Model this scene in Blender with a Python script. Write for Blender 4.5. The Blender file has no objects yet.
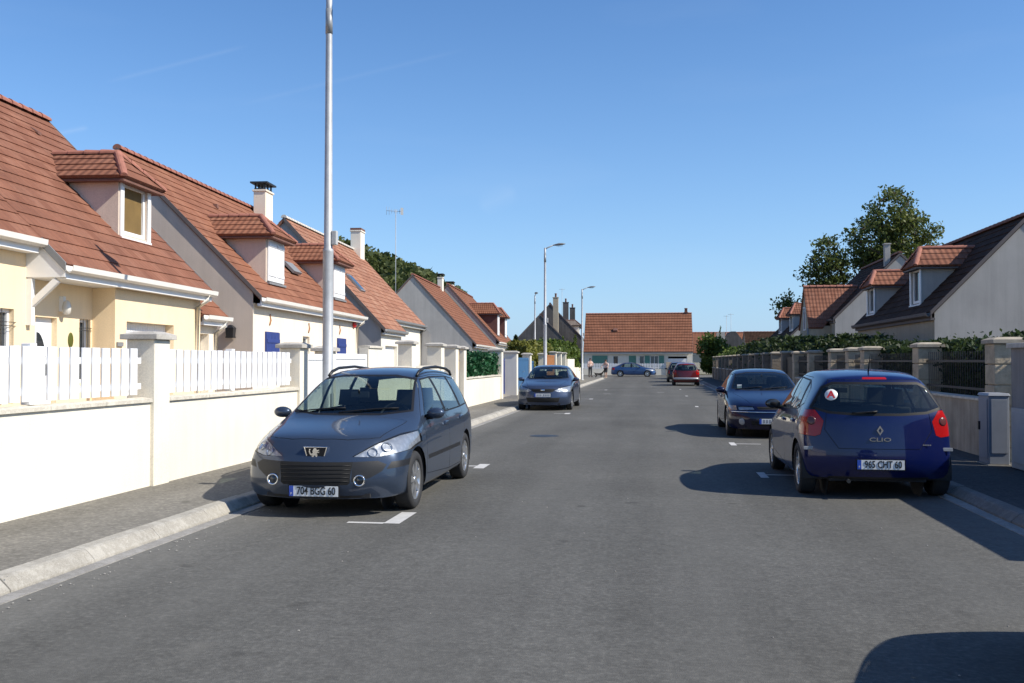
import bpy, bmesh, math, random
import numpy as np
from mathutils import Vector, Matrix, Euler
from mathutils.bvhtree import BVHTree
from mathutils.interpolate import poly_3d_calc
random.seed(7)
RNG = np.random.default_rng(11)
R = math.radians
SC = bpy.context.scene
COL = SC.collection

# ------------------------------------------------------------------ object helpers
def tag(o, label=None, cat=None, group=None, kind=None):
    if label: o['label'] = label
    if cat: o['category'] = cat
    if group: o['group'] = group
    if kind: o['kind'] = kind
    return o

def thing(name, label, cat, loc=(0, 0, 0), rz=0.0, group=None):
    o = bpy.data.objects.new(name, None)
    COL.objects.link(o)
    o.location = loc
    o.rotation_euler = (0, 0, rz)
    o.empty_display_size = .2
    return tag(o, label, cat, group)

def link_mesh(name, me, mats, parent=None):
    o = bpy.data.objects.new(name, me)
    COL.objects.link(o)
    if mats is not None:
        for m in (mats if isinstance(mats, (list, tuple)) else [mats]):
            me.materials.append(m)
    if parent is not None:
        o.parent = parent
    return o

def copy_tree(o, parent=None):
    c = o.copy()
    COL.objects.link(c)
    if parent is not None:
        c.parent = parent
        c.matrix_parent_inverse = Matrix.Identity(4)
    for ch in list(o.children):
        copy_tree(ch, c)
    return c

class MB:
    """collects plain polygons, builds them as one mesh object"""
    def __init__(s):
        s.v = []; s.f = []; s.uv = []; s.sm = []
    def face(s, pts, uv=None, smooth=False):
        n = len(s.v)
        s.v.extend([tuple(p) for p in pts])
        s.f.append(tuple(range(n, n + len(pts))))
        s.uv.append(uv if uv else [(p[0] + p[1], p[2]) for p in pts])
        s.sm.append(smooth)
        return s
    def raw(s, verts, faces, smooth=False):
        n = len(s.v)
        s.v.extend([tuple(p) for p in verts])
        for f in faces:
            s.f.append(tuple(n + i for i in f))
            s.uv.append([(verts[i][0] + verts[i][1], verts[i][2]) for i in f])
            s.sm.append(smooth)
        return s
    def box(s, x0, x1, y0, y1, z0, z1):
        v = [(x0, y0, z0), (x1, y0, z0), (x1, y1, z0), (x0, y1, z0), (x0, y0, z1), (x1, y0, z1), (x1, y1, z1), (x0, y1, z1)]
        return s.raw(v, [(0, 3, 2, 1), (4, 5, 6, 7), (0, 1, 5, 4), (1, 2, 6, 5), (2, 3, 7, 6), (3, 0, 4, 7)])
    def taper(s, x0, x1, y0, y1, z0, z1, dx, dy):
        v = [(x0, y0, z0), (x1, y0, z0), (x1, y1, z0), (x0, y1, z0), (x0 + dx, y0 + dy, z1), (x1 - dx, y0 + dy, z1), (x1 - dx, y1 - dy, z1), (x0 + dx, y1 - dy, z1)]
        return s.raw(v, [(0, 3, 2, 1), (4, 5, 6, 7), (0, 1, 5, 4), (1, 2, 6, 5), (2, 3, 7, 6), (3, 0, 4, 7)])
    def prism(s, poly, axis, a, b):
        """poly: list of 2D points; axis 0/1/2 = extrusion axis; other two coordinates in order"""
        def P(p, t):
            q = list(p); q.insert(axis, t); return q
        n = len(poly)
        v = [P(p, a) for p in poly] + [P(p, b) for p in poly]
        f = [tuple(range(n))[::-1], tuple(range(n, 2 * n))]
        f += [(i, (i + 1) % n, n + (i + 1) % n, n + i) for i in range(n)]
        return s.raw(v, f)
    def tube(s, pts, rad, n=10, cap=True, smooth=True):
        pts = [Vector(p) for p in pts]
        if not isinstance(rad, (list, tuple)):
            rad = [rad] * len(pts)
        rings = []
        up = Vector((0, 0, 1))
        for i, p in enumerate(pts):
            d = (pts[min(i + 1, len(pts) - 1)] - pts[max(i - 1, 0)]).normalized()
            a = d.cross(up)
            if a.length < 1e-3:
                a = d.cross(Vector((1, 0, 0)))
            a.normalize()
            b = d.cross(a)
            rings.append([p + (a * math.cos(2 * math.pi * k / n) + b * math.sin(2 * math.pi * k / n)) * rad[i] for k in range(n)])
        v = [tuple(q) for r in rings for q in r]
        f = []
        for i in range(len(pts) - 1):
            for k in range(n):
                f.append((i * n + k, i * n + (k + 1) % n, (i + 1) * n + (k + 1) % n, (i + 1) * n + k))
        s.raw(v, f, smooth)
        if cap:
            s.raw([tuple(q) for q in rings[0]], [tuple(range(n))])
            s.raw([tuple(q) for q in rings[-1]], [tuple(range(n))[::-1]])
        return s
    def lathe(s, prof, axis=2, c=(0, 0, 0), n=24, smooth=True, a0=0., a1=2 * math.pi):
        """prof: list of (radius, height along axis)"""
        full = abs(a1 - a0 - 2 * math.pi) < 1e-6
        m = n if full else n + 1
        v = []
        for r, h in prof:
            for k in range(m):
                a = a0 + (a1 - a0) * k / n
                p = [r * math.cos(a), r * math.sin(a)]
                p.insert(axis, h)
                v.append((p[0] + c[0], p[1] + c[1], p[2] + c[2]))
        f = []
        for i in range(len(prof) - 1):
            for k in range(n):
                k2 = (k + 1) % m
                f.append((i * m + k, i * m + k2, (i + 1) * m + k2, (i + 1) * m + k))
        return s.raw(v, f, smooth)
    def ellipsoid(s, c, r, nu=16, nv=10):
        v = []; f = []
        for j in range(nv + 1):
            t = math.pi * j / nv
            for i in range(nu):
                a = 2 * math.pi * i / nu
                v.append((c[0] + r[0] * math.sin(t) * math.cos(a), c[1] + r[1] * math.sin(t) * math.sin(a), c[2] + r[2] * math.cos(t)))
        for j in range(nv):
            for i in range(nu):
                f.append((j * nu + i, j * nu + (i + 1) % nu, (j + 1) * nu + (i + 1) % nu, (j + 1) * nu + i))
        return s.raw(v, f, True)
    def build(s, name, mat, parent=None, bevel=0, recalc=True, weld=True):
        me = bpy.data.meshes.new(name)
        me.from_pydata(s.v, [], s.f)
        uvl = me.uv_layers.new(name='UVMap')
        flat = [c for u in s.uv for c in u]
        uvl.data.foreach_set('uv', [x for c in flat for x in c])
        me.polygons.foreach_set('use_smooth', s.sm)
        if weld or recalc:
            bm = bmesh.new(); bm.from_mesh(me)
            if weld: bmesh.ops.remove_doubles(bm, verts=bm.verts, dist=1e-5)
            if recalc: bmesh.ops.recalc_face_normals(bm, faces=bm.faces)
            bm.to_mesh(me); bm.free()
        me.update()
        o = link_mesh(name, me, mat, parent)
        if bevel:
            b = o.modifiers.new('edge', 'BEVEL'); b.width = bevel; b.segments = 2; b.limit_method = 'ANGLE'; b.angle_limit = R(40)
        return o

# ------------------------------------------------------------------ materials
class NT:
    def __init__(s, name):
        s.m = bpy.data.materials.new(name); s.m.use_nodes = True
        s.t = s.m.node_tree; s.n = s.t.nodes; s.l = s.t.links
        s.b = s.n['Principled BSDF']; s.out = s.n['Material Output']
    def node(s, typ, **kw):
        n = s.n.new(typ)
        for k, v in kw.items():
            if k.startswith('_'):
                setattr(n, k[1:], v)
            else:
                key = k.replace('__', ' ')
                n.inputs[key].default_value = v
        return n
    def link(s, a, b): s.l.new(a, b)
    def coord(s, which='Object', scale=None):
        c = s.n.new('ShaderNodeTexCoord').outputs[which]
        if scale:
            mp = s.n.new('ShaderNodeMapping'); mp.inputs['Scale'].default_value = scale
            s.link(c, mp.inputs['Vector']); c = mp.outputs['Vector']
        return c
    def noise(s, vec, scale, detail=4, rough=.6):
        n = s.node('ShaderNodeTexNoise', Scale=scale, Detail=detail, Roughness=rough)
        s.link(vec, n.inputs['Vector']); return n.outputs['Fac']
    def ramp(s, fac, stops):
        n = s.n.new('ShaderNodeValToRGB'); e = n.color_ramp.elements
        while len(e) < len(stops): e.new(.5)
        for k, (p, c) in enumerate(stops):
            e[k].position = p; e[k].color = (*c, 1) if len(c) == 3 else c
        s.link(fac, n.inputs['Fac']); return n.outputs['Color']
    def mix(s, fac, a, b, mode='MIX'):
        n = s.n.new('ShaderNodeMix'); n.data_type = 'RGBA'; n.blend_type = mode
        for sock, val in ((n.inputs[0], fac), (n.inputs[6], a), (n.inputs[7], b)):
            if hasattr(val, 'links'): s.link(val, sock)
            elif isinstance(val, (int, float)): sock.default_value = val
            else: sock.default_value = (*val, 1)
        return n.outputs[2]
    def bump(s, h, strength=.3, dist=.01, prev=None):
        n = s.node('ShaderNodeBump', Strength=strength, Distance=dist)
        s.link(h, n.inputs['Height'])
        if prev is not None: s.link(prev, n.inputs['Normal'])
        s.link(n.outputs['Normal'], s.b.inputs['Normal']); return n.outputs['Normal']

def mk(name, col, rough=.7, var=.12, scale=3., bump=0., bscale=60., metal=0., coat=0., spec=.5, dirt=None, bdist=.006):
    t = NT(name); b = t.b
    v = t.coord('Object')
    lo = [c * (1 - var) for c in col]; hi = [min(1, c * (1 + var)) for c in col]
    c = t.ramp(t.noise(v, scale, 6, .65), [(.3, lo), (.7, hi)])
    if dirt:
        d = t.ramp(t.noise(v, dirt[1], 5, .7), [(dirt[2], (0, 0, 0)), (dirt[2] + .2, (1, 1, 1))])
        c = t.mix(d, c, dirt[0])
    t.link(c, b.inputs['Base Color'])
    b.inputs['Roughness'].default_value = rough
    b.inputs['Metallic'].default_value = metal
    b.inputs['Coat Weight'].default_value = coat
    b.inputs['Coat Roughness'].default_value = .03
    b.inputs['Specular IOR Level'].default_value = spec
    if bump:
        t.bump(t.noise(v, bscale, 3, .6), bump, bdist)
    return t.m

M = {}
def asphalt(name, base, light, speck=.5, patch=True, worn=False):
    t = NT(name); v = t.coord('Object')
    big = t.ramp(t.noise(v, .35, 5, .6), [(.3, [c * .86 for c in base]), (.7, [c * 1.14 for c in base])])
    vs = t.coord('Object', (1.2, .06, 1))
    streak = t.ramp(t.noise(vs, 1.0, 4, .6), [(.35, (.9, .9, .9)), (.65, (1.1, 1.1, 1.1))])
    c = t.mix(1.0, big, streak, 'MULTIPLY')
    vo = t.node('ShaderNodeTexVoronoi', Scale=130.); t.link(v, vo.inputs['Vector'])
    gr = t.ramp(t.noise(vo.outputs['Position'], 31., 1, .5), [(.35, (.55, .55, .55)), (.55, (1, 1, 1)), (.78, (2.0, 1.95, 1.85))])
    c = t.mix(speck, c, t.mix(1.0, c, gr, 'MULTIPLY'))
    mid = t.ramp(t.noise(v, 9., 4, .7), [(.35, (.87, .87, .87)), (.65, (1.12, 1.12, 1.12))])
    c = t.mix(1.0, c, mid, 'MULTIPLY')
    if patch:   # oil drips and pale dust of its own shape
        st = t.ramp(t.noise(v, 1.7, 3, .5), [(.66, (0, 0, 0)), (.74, (.55, .55, .55))])
        c = t.mix(st, c, light)
        oil = t.ramp(t.noise(v, 2.9, 2, .4), [(.70, (0, 0, 0)), (.76, (.6, .6, .6))])
        c = t.mix(oil, c, [x * .55 for x in base])
    if worn:
        # wheel-polished lanes, a few hairline cracks and pale grit swept against the kerbs
        sx = t.n.new('ShaderNodeSeparateXYZ'); t.link(v, sx.inputs[0])
        def mth(op, a, b=None, clamp=False):
            n = t.n.new('ShaderNodeMath'); n.operation = op; n.use_clamp = clamp
            for i_, q in enumerate((a, b)):
                if q is None: continue
                if hasattr(q, 'links'): t.link(q, n.inputs[i_])
                else: n.inputs[i_].default_value = q
            return n.outputs[0]
        wob = mth('MULTIPLY', mth('SUBTRACT', t.noise(v, .25, 3), .5), 1.2)
        lane = mth('SINE', mth('MULTIPLY', mth('ADD', sx.outputs['X'], wob), 3.6))
        c = t.mix(mth('MULTIPLY', mth('MAXIMUM', lane, 0.), .22), c, [x * 1.25 for x in base])
        ed = mth('SUBTRACT', mth('ABSOLUTE', mth('ADD', sx.outputs['X'], .45)), 3.15)
        grit = mth('MULTIPLY', mth('MULTIPLY', ed, 1.2, True), t.noise(v, 5., 5, .75), True)
        c = t.mix(grit, c, [x * 1.5 for x in light])
        ve = t.node('ShaderNodeTexVoronoi', Scale=.42); ve.feature = 'DISTANCE_TO_EDGE'
        dn = t.node('ShaderNodeTexNoise', Scale=2.5, Detail=5.); t.link(v, dn.inputs['Vector'])
        t.link(t.mix(.12, v, dn.outputs['Color'], 'ADD'), ve.inputs['Vector'])
        ck = mth('MULTIPLY', mth('LESS_THAN', ve.outputs['Distance'], .0022), mth('GREATER_THAN', t.noise(v, .3, 2), .60))
        c = t.mix(mth('MULTIPLY', ck, .22), c, [x * .5 for x in base])
    t.link(c, t.b.inputs['Base Color']); t.b.inputs['Roughness'].default_value = .85
    t.b.inputs['Specular IOR Level'].default_value = .12
    t.bump(vo.outputs['Distance'], .35, .004)
    return t.m
M['road'] = asphalt('road_asphalt', (.108, .106, .098), (.14, .135, .122), .3, True, True)
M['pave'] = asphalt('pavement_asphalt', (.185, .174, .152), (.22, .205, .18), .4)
M['pave_shaded'] = asphalt('pavement_asphalt_shaded', (.085, .083, .08), (.12, .11, .1), .4)  # right pavement: the wall's shadow is put into a darker asphalt colour

def concrete(name, base):
    t = NT(name); v = t.coord('Object')
    c = t.ramp(t.noise(v, 1.3, 6, .7), [(.3, [x * .8 for x in base]), (.7, [x * 1.12 for x in base])])
    veins = t.ramp(t.noise(v, 4.5, 5, .75), [(.38, (1, 1, 1)), (.5, (.62, .6, .57)), (.56, (1, 1, 1))])
    c = t.mix(.5, c, t.mix(1.0, c, veins, 'MULTIPLY'))
    f = t.ramp(t.noise(v, 120., 2, .5), [(.3, (.85, .85, .85)), (.7, (1.12, 1.12, 1.12))])
    c = t.mix(1.0, c, f, 'MULTIPLY')
    t.link(c, t.b.inputs['Base Color']); t.b.inputs['Roughness'].default_value = .9
    t.bump(t.noise(v, 90., 3), .3, .004)
    return t.m
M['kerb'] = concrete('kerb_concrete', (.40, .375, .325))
M['kerb_shaded'] = concrete('kerb_concrete_shaded', (.20, .19, .175))  # right kerb: concrete toned down, shade over it carried in the colour
M['gutter'] = concrete('gutter_concrete', (.32, .305, .28))
M['coping'] = concrete('coping_concrete', (.68, .63, .53))
M['capstone'] = concrete('cap_concrete', (.52, .49, .44))

def render_wall(name, base, stain=.12, sc=1.0):
    t = NT(name); v = t.coord('Object')
    c = t.ramp(t.noise(v, .8 * sc, 5, .6), [(.3, [x * (1 - stain) for x in base]), (.7, [min(.9, x * (1 + stain * .5)) for x in base])])
    vs = t.coord('Object', (3.5, 3.5, .25))
    st = t.ramp(t.noise(vs, 1.2, 4, .65), [(.35, (1 - stain * .9,) * 3), (.6, (1, 1, 1))])
    c = t.mix(1.0, c, st, 'MULTIPLY')
    g = t.ramp(t.noise(v, 70., 2, .5), [(.3, (.9, .9, .9)), (.7, (1.08, 1.08, 1.08))])
    c = t.mix(1.0, c, g, 'MULTIPLY')
    t.link(c, t.b.inputs['Base Color']); t.b.inputs['Roughness'].default_value = .92
    t.b.inputs['Specular IOR Level'].default_value = .2
    t.bump(t.noise(v, 95., 3, .7), .45, .006)
    return t.m
M['wall_white'] = render_wall('white_cream_render', (.80, .745, .625), .07)
M['cream'] = render_wall('cream_house_render', (.86, .68, .45), .05)
M['cream2'] = render_wall('pale_cream_house_render', (.86, .75, .60), .06)
M['white_rend'] = render_wall('white_house_render', (.80, .75, .64), .06)
M['pink_rend'] = render_wall('pinkish_gable_render', (.64, .53, .44), .08)
M['grey_rend'] = render_wall('grey_gable_render', (.40, .39, .385), .12)
M['grey_rend2'] = render_wall('light_grey_gable_render', (.45, .425, .39), .12)
M['dark_stone'] = render_wall('old_dark_gable_render', (.115, .112, .11), .3)
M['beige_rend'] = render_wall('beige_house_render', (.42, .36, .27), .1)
M['dirty_wall'] = render_wall('weathered_low_wall_render', (.44, .38, .30), .3, 2.)
M['grey_wall'] = render_wall('grey_boundary_render', (.33, .31, .29), .25)

def stone(name, base):
    t = NT(name); v = t.coord('Object')
    vo = t.node('ShaderNodeTexVoronoi', Scale=9.); t.link(v, vo.inputs['Vector'])
    c = t.ramp(t.noise(v, 3., 6, .75), [(.28, [x * .6 for x in base]), (.72, [min(1, x * 1.25) for x in base])])
    t.link(c, t.b.inputs['Base Color']); t.b.inputs['Roughness'].default_value = .9
    n = t.bump(t.noise(v, 14., 5, .7), .8, .03)
    return t.m
M['stone'] = stone('split_stone_block', (.50, .41, .29))
M['stone_dark'] = stone('weathered_stone_wall', (.23, .19, .145))

def tiles(name, c1, c2, c3, w=.28, h=.31, moss=.0):
    t = NT(name); v = t.coord('UV')
    br = t.node('ShaderNodeTexBrick', Scale=1., Mortar__Size=.006)
    br.inputs['Brick Width'].default_value = w; br.inputs['Row Height'].default_value = h
    br.offset = .0; br.inputs['Bias'].default_value = 0.
    br.inputs['Color1'].default_value = (0, 0, 0, 1); br.inputs['Color2'].default_value = (1, 1, 1, 1); br.inputs['Mortar'].default_value = (.5, .5, .5, 1)
    t.link(v, br.inputs['Vector'])
    sep = t.n.new('ShaderNodeSeparateColor'); t.link(br.outputs['Color'], sep.inputs[0])
    c = t.ramp(sep.outputs[0], [(0., c1), (.5, c2), (1., c3)])
    ob = t.coord('Object')
    big = t.ramp(t.noise(ob, .9, 6, .7), [(.3, (.78, .78, .80)), (.7, (1.14, 1.12, 1.1))])
    c = t.mix(1.0, c, big, 'MULTIPLY')
    fine = t.ramp(t.noise(ob, 22., 4, .7), [(.3, (.88, .88, .88)), (.7, (1.1, 1.1, 1.1))])
    c = t.mix(1.0, c, fine, 'MULTIPLY')
    mo = t.ramp(t.noise(ob, 2.6, 6, .8), [(.60, (0, 0, 0)), (.70, (.6, .6, .6))])
    c = t.mix(mo, c, [x * .55 for x in c2])
    t.link(c, t.b.inputs['Base Color']); t.b.inputs['Roughness'].default_value = .85
    t.b.inputs['Specular IOR Level'].default_value = .12
    wv = t.node('ShaderNodeTexWave', Scale=1. / w * .5 * 2 / math.pi * 3.14159 / 2); wv.wave_type = 'BANDS'; wv.bands_direction = 'X'
    t.link(v, wv.inputs['Vector'])
    n = t.bump(wv.outputs['Fac'], .55, .03)
    t.bump(br.outputs['Fac'], -.6, .012, n)
    return t.m
M['tile_red'] = tiles('red_clay_tiles', (.20, .087, .056), (.228, .102, .066), (.262, .124, .082))
M['tile_orange'] = tiles('orange_clay_tiles', (.225, .096, .058), (.257, .112, .068), (.29, .136, .084))
M['tile_brown'] = tiles('brown_mottled_tiles', (.27, .125, .08), (.34, .165, .105), (.36, .20, .135))
M['tile_far'] = tiles('dull_red_tiles', (.21, .092, .055), (.222, .099, .06), (.235, .106, .065))
M['tile_brown_shaded'] = tiles('brown_tiles_shaded', (.036, .020, .013), (.046, .025, .016), (.058, .032, .021))  # brown tiles deepened, colour carries the shade of the right-hand street slopes
M['tile_old'] = tiles('old_grey_brown_tiles', (.17, .14, .12), (.21, .175, .15), (.25, .21, .18))
M['ridge'] = mk('ridge_tile_clay', (.32, .13, .09), .85, .2, 6., .3, 40.)
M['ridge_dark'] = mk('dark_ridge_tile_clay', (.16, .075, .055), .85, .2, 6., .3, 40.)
M['mortar_white'] = mk('white_ridge_mortar', (.62, .58, .52), .9, .1)
M['verge'] = mk('verge_board_dark', (.12, .10, .095), .7, .1)

M['cheek_red'] = mk('dark_red_tile_hung_cheek', (.11, .05, .042), .85, .2, 4.)
M['white'] = mk('white_painted_wood', (.80, .80, .79), .45, .03, 2., .05, 80.)
M['white_pvc'] = mk('white_plastic', (.80, .80, .80), .35, .02, 2.)
M['gut_white'] = mk('cream_gutter_plastic', (.74, .71, .65), .4, .04)
M['zinc'] = mk('grey_zinc', (.22, .22, .22), .5, .1)
M['blue_paint'] = mk('dark_blue_shutter_paint', (.03, .05, .20), .5, .1)
M['blue_gate'] = mk('blue_gate_paint', (.035, .115, .24), .5, .15)
M['teal'] = mk('green_shutter_paint', (.10, .26, .20), .55, .1)
M['brown_wood'] = mk('brown_gate_wood', (.32, .13, .04), .6, .2, 5.)
M['box_wood'] = mk('letterbox_tan_panel', (.50, .34, .17), .6, .1)
M['black_iron'] = mk('black_iron', (.018, .018, .02), .5, .1)
M['black'] = mk('black_plastic', (.010, .010, .011), .55, .1, spec=.25)
M['trim'] = mk('matt_black_trim', (.010, .010, .011), .5, .1, 6., .1, 200.)
M['gap'] = mk('dark_gap', (.006, .006, .006), .8, .0)
M['rubber'] = mk('tyre_rubber', (.02, .02, .021), .8, .15, 12., .2, 90.)
M['alloy'] = mk('wheel_alloy', (.56, .57, .58), .3, .05, 6., metal=.85)
M['steel'] = mk('brake_steel', (.05, .05, .05), .5, .1, metal=.5)
M['chrome'] = mk('chrome', (.82, .83, .85), .08, .02, metal=1.)
M['opal'] = mk('opal_lamp_glass', (.62, .60, .55), .2, .05, coat=.6)
M['galv'] = mk('galvanised_steel', (.40, .41, .42), .55, .12, 5., .05, 60., metal=.25)
M['cap_beige'] = mk('beige_cap_stone', (.36, .31, .24), .9, .25, 5., .3, 50.)
M['galv_d'] = mk('dull_galvanised_steel', (.30, .31, .32), .5, .08, 5., metal=.3)
M['lamp_grey'] = mk('lamp_head_grey', (.16, .165, .17), .45, .05)
M['seat'] = mk('seat_fabric', (.022, .023, .026), .9, .2, 8.)
M['dash'] = mk('dashboard_plastic', (.03, .03, .032), .6, .1)
M['cabinet'] = mk('grey_cabinet_plastic', (.23, .25, .29), .5, .1, 3., dirt=((.2, .2, .22), 5., .62))
M['meter'] = mk('pale_meter_box', (.44, .44, .43), .55, .12, 3.)
M['mark'] = mk('worn_white_road_paint', (.50, .49, .47), .8, .12, 9., dirt=((.2, .2, .19), 16., .60))
M['plate_white'] = mk('plate_white', (.70, .71, .70), .35, .04)
M['plate_blue'] = mk('plate_blue', (.02, .07, .40), .35, .04)
M['plate_ink'] = mk('plate_ink', (.01, .01, .012), .5, .0)
M['red_ink'] = mk('red_ink', (.55, .02, .02), .5, .0)
M['bark'] = mk('bark', (.10, .075, .05), .9, .3, 6., .8, 20.)
M['skin'] = mk('skin', (.55, .33, .24), .55, .08)
M['pale_cloth'] = mk('pale_pink_cloth', (.68, .52, .47), .85, .1)
M['dark_cloth'] = mk('dark_cloth', (.03, .032, .04), .85, .15)
M['khaki_cloth'] = mk('khaki_cloth', (.28, .25, .18), .85, .15)
M['hair'] = mk('dark_hair', (.03, .02, .014), .7, .2)
M['dog'] = mk('dark_dog_fur', (.03, .026, .022), .9, .3)
M['soil'] = mk('garden_soil', (.13, .10, .07), .95, .25, 3., .5, 30.)
M['grass'] = mk('dry_grass_ground', (.10, .12, .045), .95, .3, .2, .5, 30.)
M['hillm'] = mk('hill_undergrowth', (.045, .06, .022), .95, .4, .05)
M['curtain_dimmed'] = mk('ochre_curtain', (.17, .105, .03), .8, .15)  # ochre curtain, colour lowered for the shade behind window glass
M['dark_in'] = mk('dark_interior', (.02, .02, .022), .8, .1)

def glass_mat(name, tint, refl=1.0, body=.0, bodycol=(.02, .02, .02)):
    t = NT(name)
    tr = t.node('ShaderNodeBsdfTransparent'); tr.inputs['Color'].default_value = (*tint, 1)
    gl = t.node('ShaderNodeBsdfGlossy', Roughness=.015)
    ge = t.n.new('ShaderNodeNewGeometry')
    dt = t.n.new('ShaderNodeVectorMath'); dt.operation = 'DOT_PRODUCT'; t.link(ge.outputs['Incoming'], dt.inputs[0]); t.link(ge.outputs['Normal'], dt.inputs[1])
    ab = t.n.new('ShaderNodeMath'); ab.operation = 'ABSOLUTE'; t.link(dt.outputs['Value'], ab.inputs[0])
    om = t.n.new('ShaderNodeMath'); om.operation = 'SUBTRACT'; om.inputs[0].default_value = 1.; om.use_clamp = True; t.link(ab.outputs[0], om.inputs[1])
    pw = t.n.new('ShaderNodeMath'); pw.operation = 'POWER'; pw.inputs[1].default_value = 5.; t.link(om.outputs[0], pw.inputs[0])
    lw = t.n.new('ShaderNodeMath'); lw.operation = 'MULTIPLY_ADD'; lw.inputs[1].default_value = .94; lw.inputs[2].default_value = .06; t.link(pw.outputs[0], lw.inputs[0])
    mu = t.node('ShaderNodeMath'); mu.operation = 'MULTIPLY'; mu.inputs[1].default_value = refl
    t.link(lw.outputs[0], mu.inputs[0])
    m = t.n.new('ShaderNodeMixShader'); t.link(mu.outputs[0], m.inputs[0]); t.link(tr.outputs[0], m.inputs[1]); t.link(gl.outputs[0], m.inputs[2])
    t.link(m.outputs[0], t.out.inputs['Surface'])
    return t.m
M['glass'] = glass_mat('car_glass', (.58, .66, .62), 1.2)
M['glass_dark'] = glass_mat('tinted_car_glass', (.30, .34, .33), 1.6)
M['lens'] = glass_mat('clear_lamp_lens', (.93, .94, .95), 1.3)
def win_glass():
    t = NT('window_pane'); b = t.b
    b.inputs['Base Color'].default_value = (.03, .035, .04, 1); b.inputs['Roughness'].default_value = .04
    b.inputs['Specular IOR Level'].default_value = .9
    t.bump(t.noise(t.coord('Object'), 1.3, 2), .04, .02)
    return t.m
M['pane'] = win_glass()
def lampred():
    t = NT('red_lamp_lens'); b = t.b; v = t.coord('Object')
    wv = t.node('ShaderNodeTexWave', Scale=34.); wv.bands_direction = 'Z'; t.link(v, wv.inputs['Vector'])
    c = t.ramp(wv.outputs['Fac'], [(.2, (.30, .005, .006)), (.8, (.42, .010, .010))])
    t.link(c, b.inputs['Base Color']); b.inputs['Roughness'].default_value = .12
    b.inputs['Coat Weight'].default_value = .25; b.inputs['Specular IOR Level'].default_value = .4
    return t.m
M['lamp_red'] = lampred()
M['lamp_amber'] = mk('amber_lamp_lens', (.30, .19, .10), .12, .05, coat=1.)
M['lamp_core'] = mk('dark_lamp_core', (.10, .03, .03), .25, .1)
M['drive'] = mk('pale_gravel_drive', (.38, .34, .28), .95, .2, 3., .5, 40.)
M['lamp_dull'] = mk('indicator_lens', (.32, .33, .34), .12, .1, 20., coat=1.)
def reflector():
    t = NT('lamp_reflector'); b = t.b; v = t.coord('Object')
    vo = t.node('ShaderNodeTexVoronoi', Scale=16.); t.link(v, vo.inputs['Vector'])
    c = t.ramp(vo.outputs['Distance'], [(.0, (.50, .52, .55)), (.6, (.36, .38, .41))])
    t.link(c, b.inputs['Base Color']); b.inputs['Metallic'].default_value = .5; b.inputs['Roughness'].default_value = .38
    t.bump(vo.outputs['Distance'], .25, .02)
    return t.m
M['reflector'] = reflector()

def paint(name, col, metal=.35, rough=.32):
    t = NT(name); b = t.b; v = t.coord('Object')
    fl = t.node('ShaderNodeTexVoronoi', Scale=900.); t.link(v, fl.inputs['Vector'])
    c = t.ramp(fl.outputs['Distance'], [(.1, [x * 1.3 for x in col]), (.6, [x * .85 for x in col])])
    d = t.ramp(t.noise(v, 3., 5, .7), [(.45, (0, 0, 0)), (.8, (.045, .045, .045))])
    c = t.mix(d, c, (.16, .15, .14))
    t.link(c, b.inputs['Base Color'])
    b.inputs['Metallic'].default_value = metal; b.inputs['Roughness'].default_value = rough; b.inputs['Specular IOR Level'].default_value = .15
    b.inputs['Coat Weight'].default_value = .8; b.inputs['Coat Roughness'].default_value = .02
    t.bump(t.noise(v, 2.2, 2, .4), .03, .02)
    # the inside of the shell is unpainted dark trim
    geo = t.n.new('ShaderNodeNewGeometry'); df = t.node('ShaderNodeBsdfDiffuse'); df.inputs['Color'].default_value = (.02, .02, .022, 1)
    mx = t.n.new('ShaderNodeMixShader'); t.link(geo.outputs['Backfacing'], mx.inputs[0]); t.link(b.outputs[0], mx.inputs[1]); t.link(df.outputs[0], mx.inputs[2])
    t.link(mx.outputs[0], t.out.inputs['Surface'])
    return t.m

def leafmat(name, dark, mid, light, trans=.3):
    t = NT(name); b = t.b
    g = t.n.new('ShaderNodeNewGeometry')
    c = t.ramp(g.outputs['Random Per Island'], [(0., dark), (.5, mid), (1., light)])
    big = t.ramp(t.noise(t.coord('Object'), .5, 4, .6), [(.3, (.72, .75, .7)), (.7, (1.2, 1.18, 1.1))])
    c = t.mix(1.0, c, big, 'MULTIPLY')
    t.link(c, b.inputs['Base Color']); b.inputs['Roughness'].default_value = .55; b.inputs['Specular IOR Level'].default_value = .35
    tr = t.n.new('ShaderNodeBsdfTranslucent'); t.link(c, tr.inputs['Color'])
    mx = t.n.new('ShaderNodeMixShader'); mx.inputs[0].default_value = trans
    t.link(b.outputs[0], mx.inputs[1]); t.link(tr.outputs[0], mx.inputs[2]); t.link(mx.outputs[0], t.out.inputs['Surface'])
    return t.m
M['leaf_tree'] = leafmat('tree_leaves', (.06, .085, .022), (.105, .135, .036), (.165, .19, .052), .42)
M['leaf_hedge'] = leafmat('cypress_hedge_leaves', (.016, .030, .010), (.032, .055, .018), (.065, .09, .028), .4)
M['leaf_bright'] = leafmat('bright_shrub_leaves', (.06, .10, .022), (.11, .165, .032), (.17, .22, .05), .4)
M['leaf_yellow'] = leafmat('yellowish_shrub_leaves', (.12, .135, .03), (.20, .205, .042), (.27, .26, .06), .42)
M['leaf_green'] = leafmat('green_hedge_leaves', (.008, .05, .018), (.015, .085, .03), (.03, .12, .05), .2)
M['leaf_hill'] = leafmat('woodland_leaves', (.06, .08, .026), (.095, .12, .038), (.14, .16, .06), .4)
SKY, SUN, EXPO = .098, 4.5, .46
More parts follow.
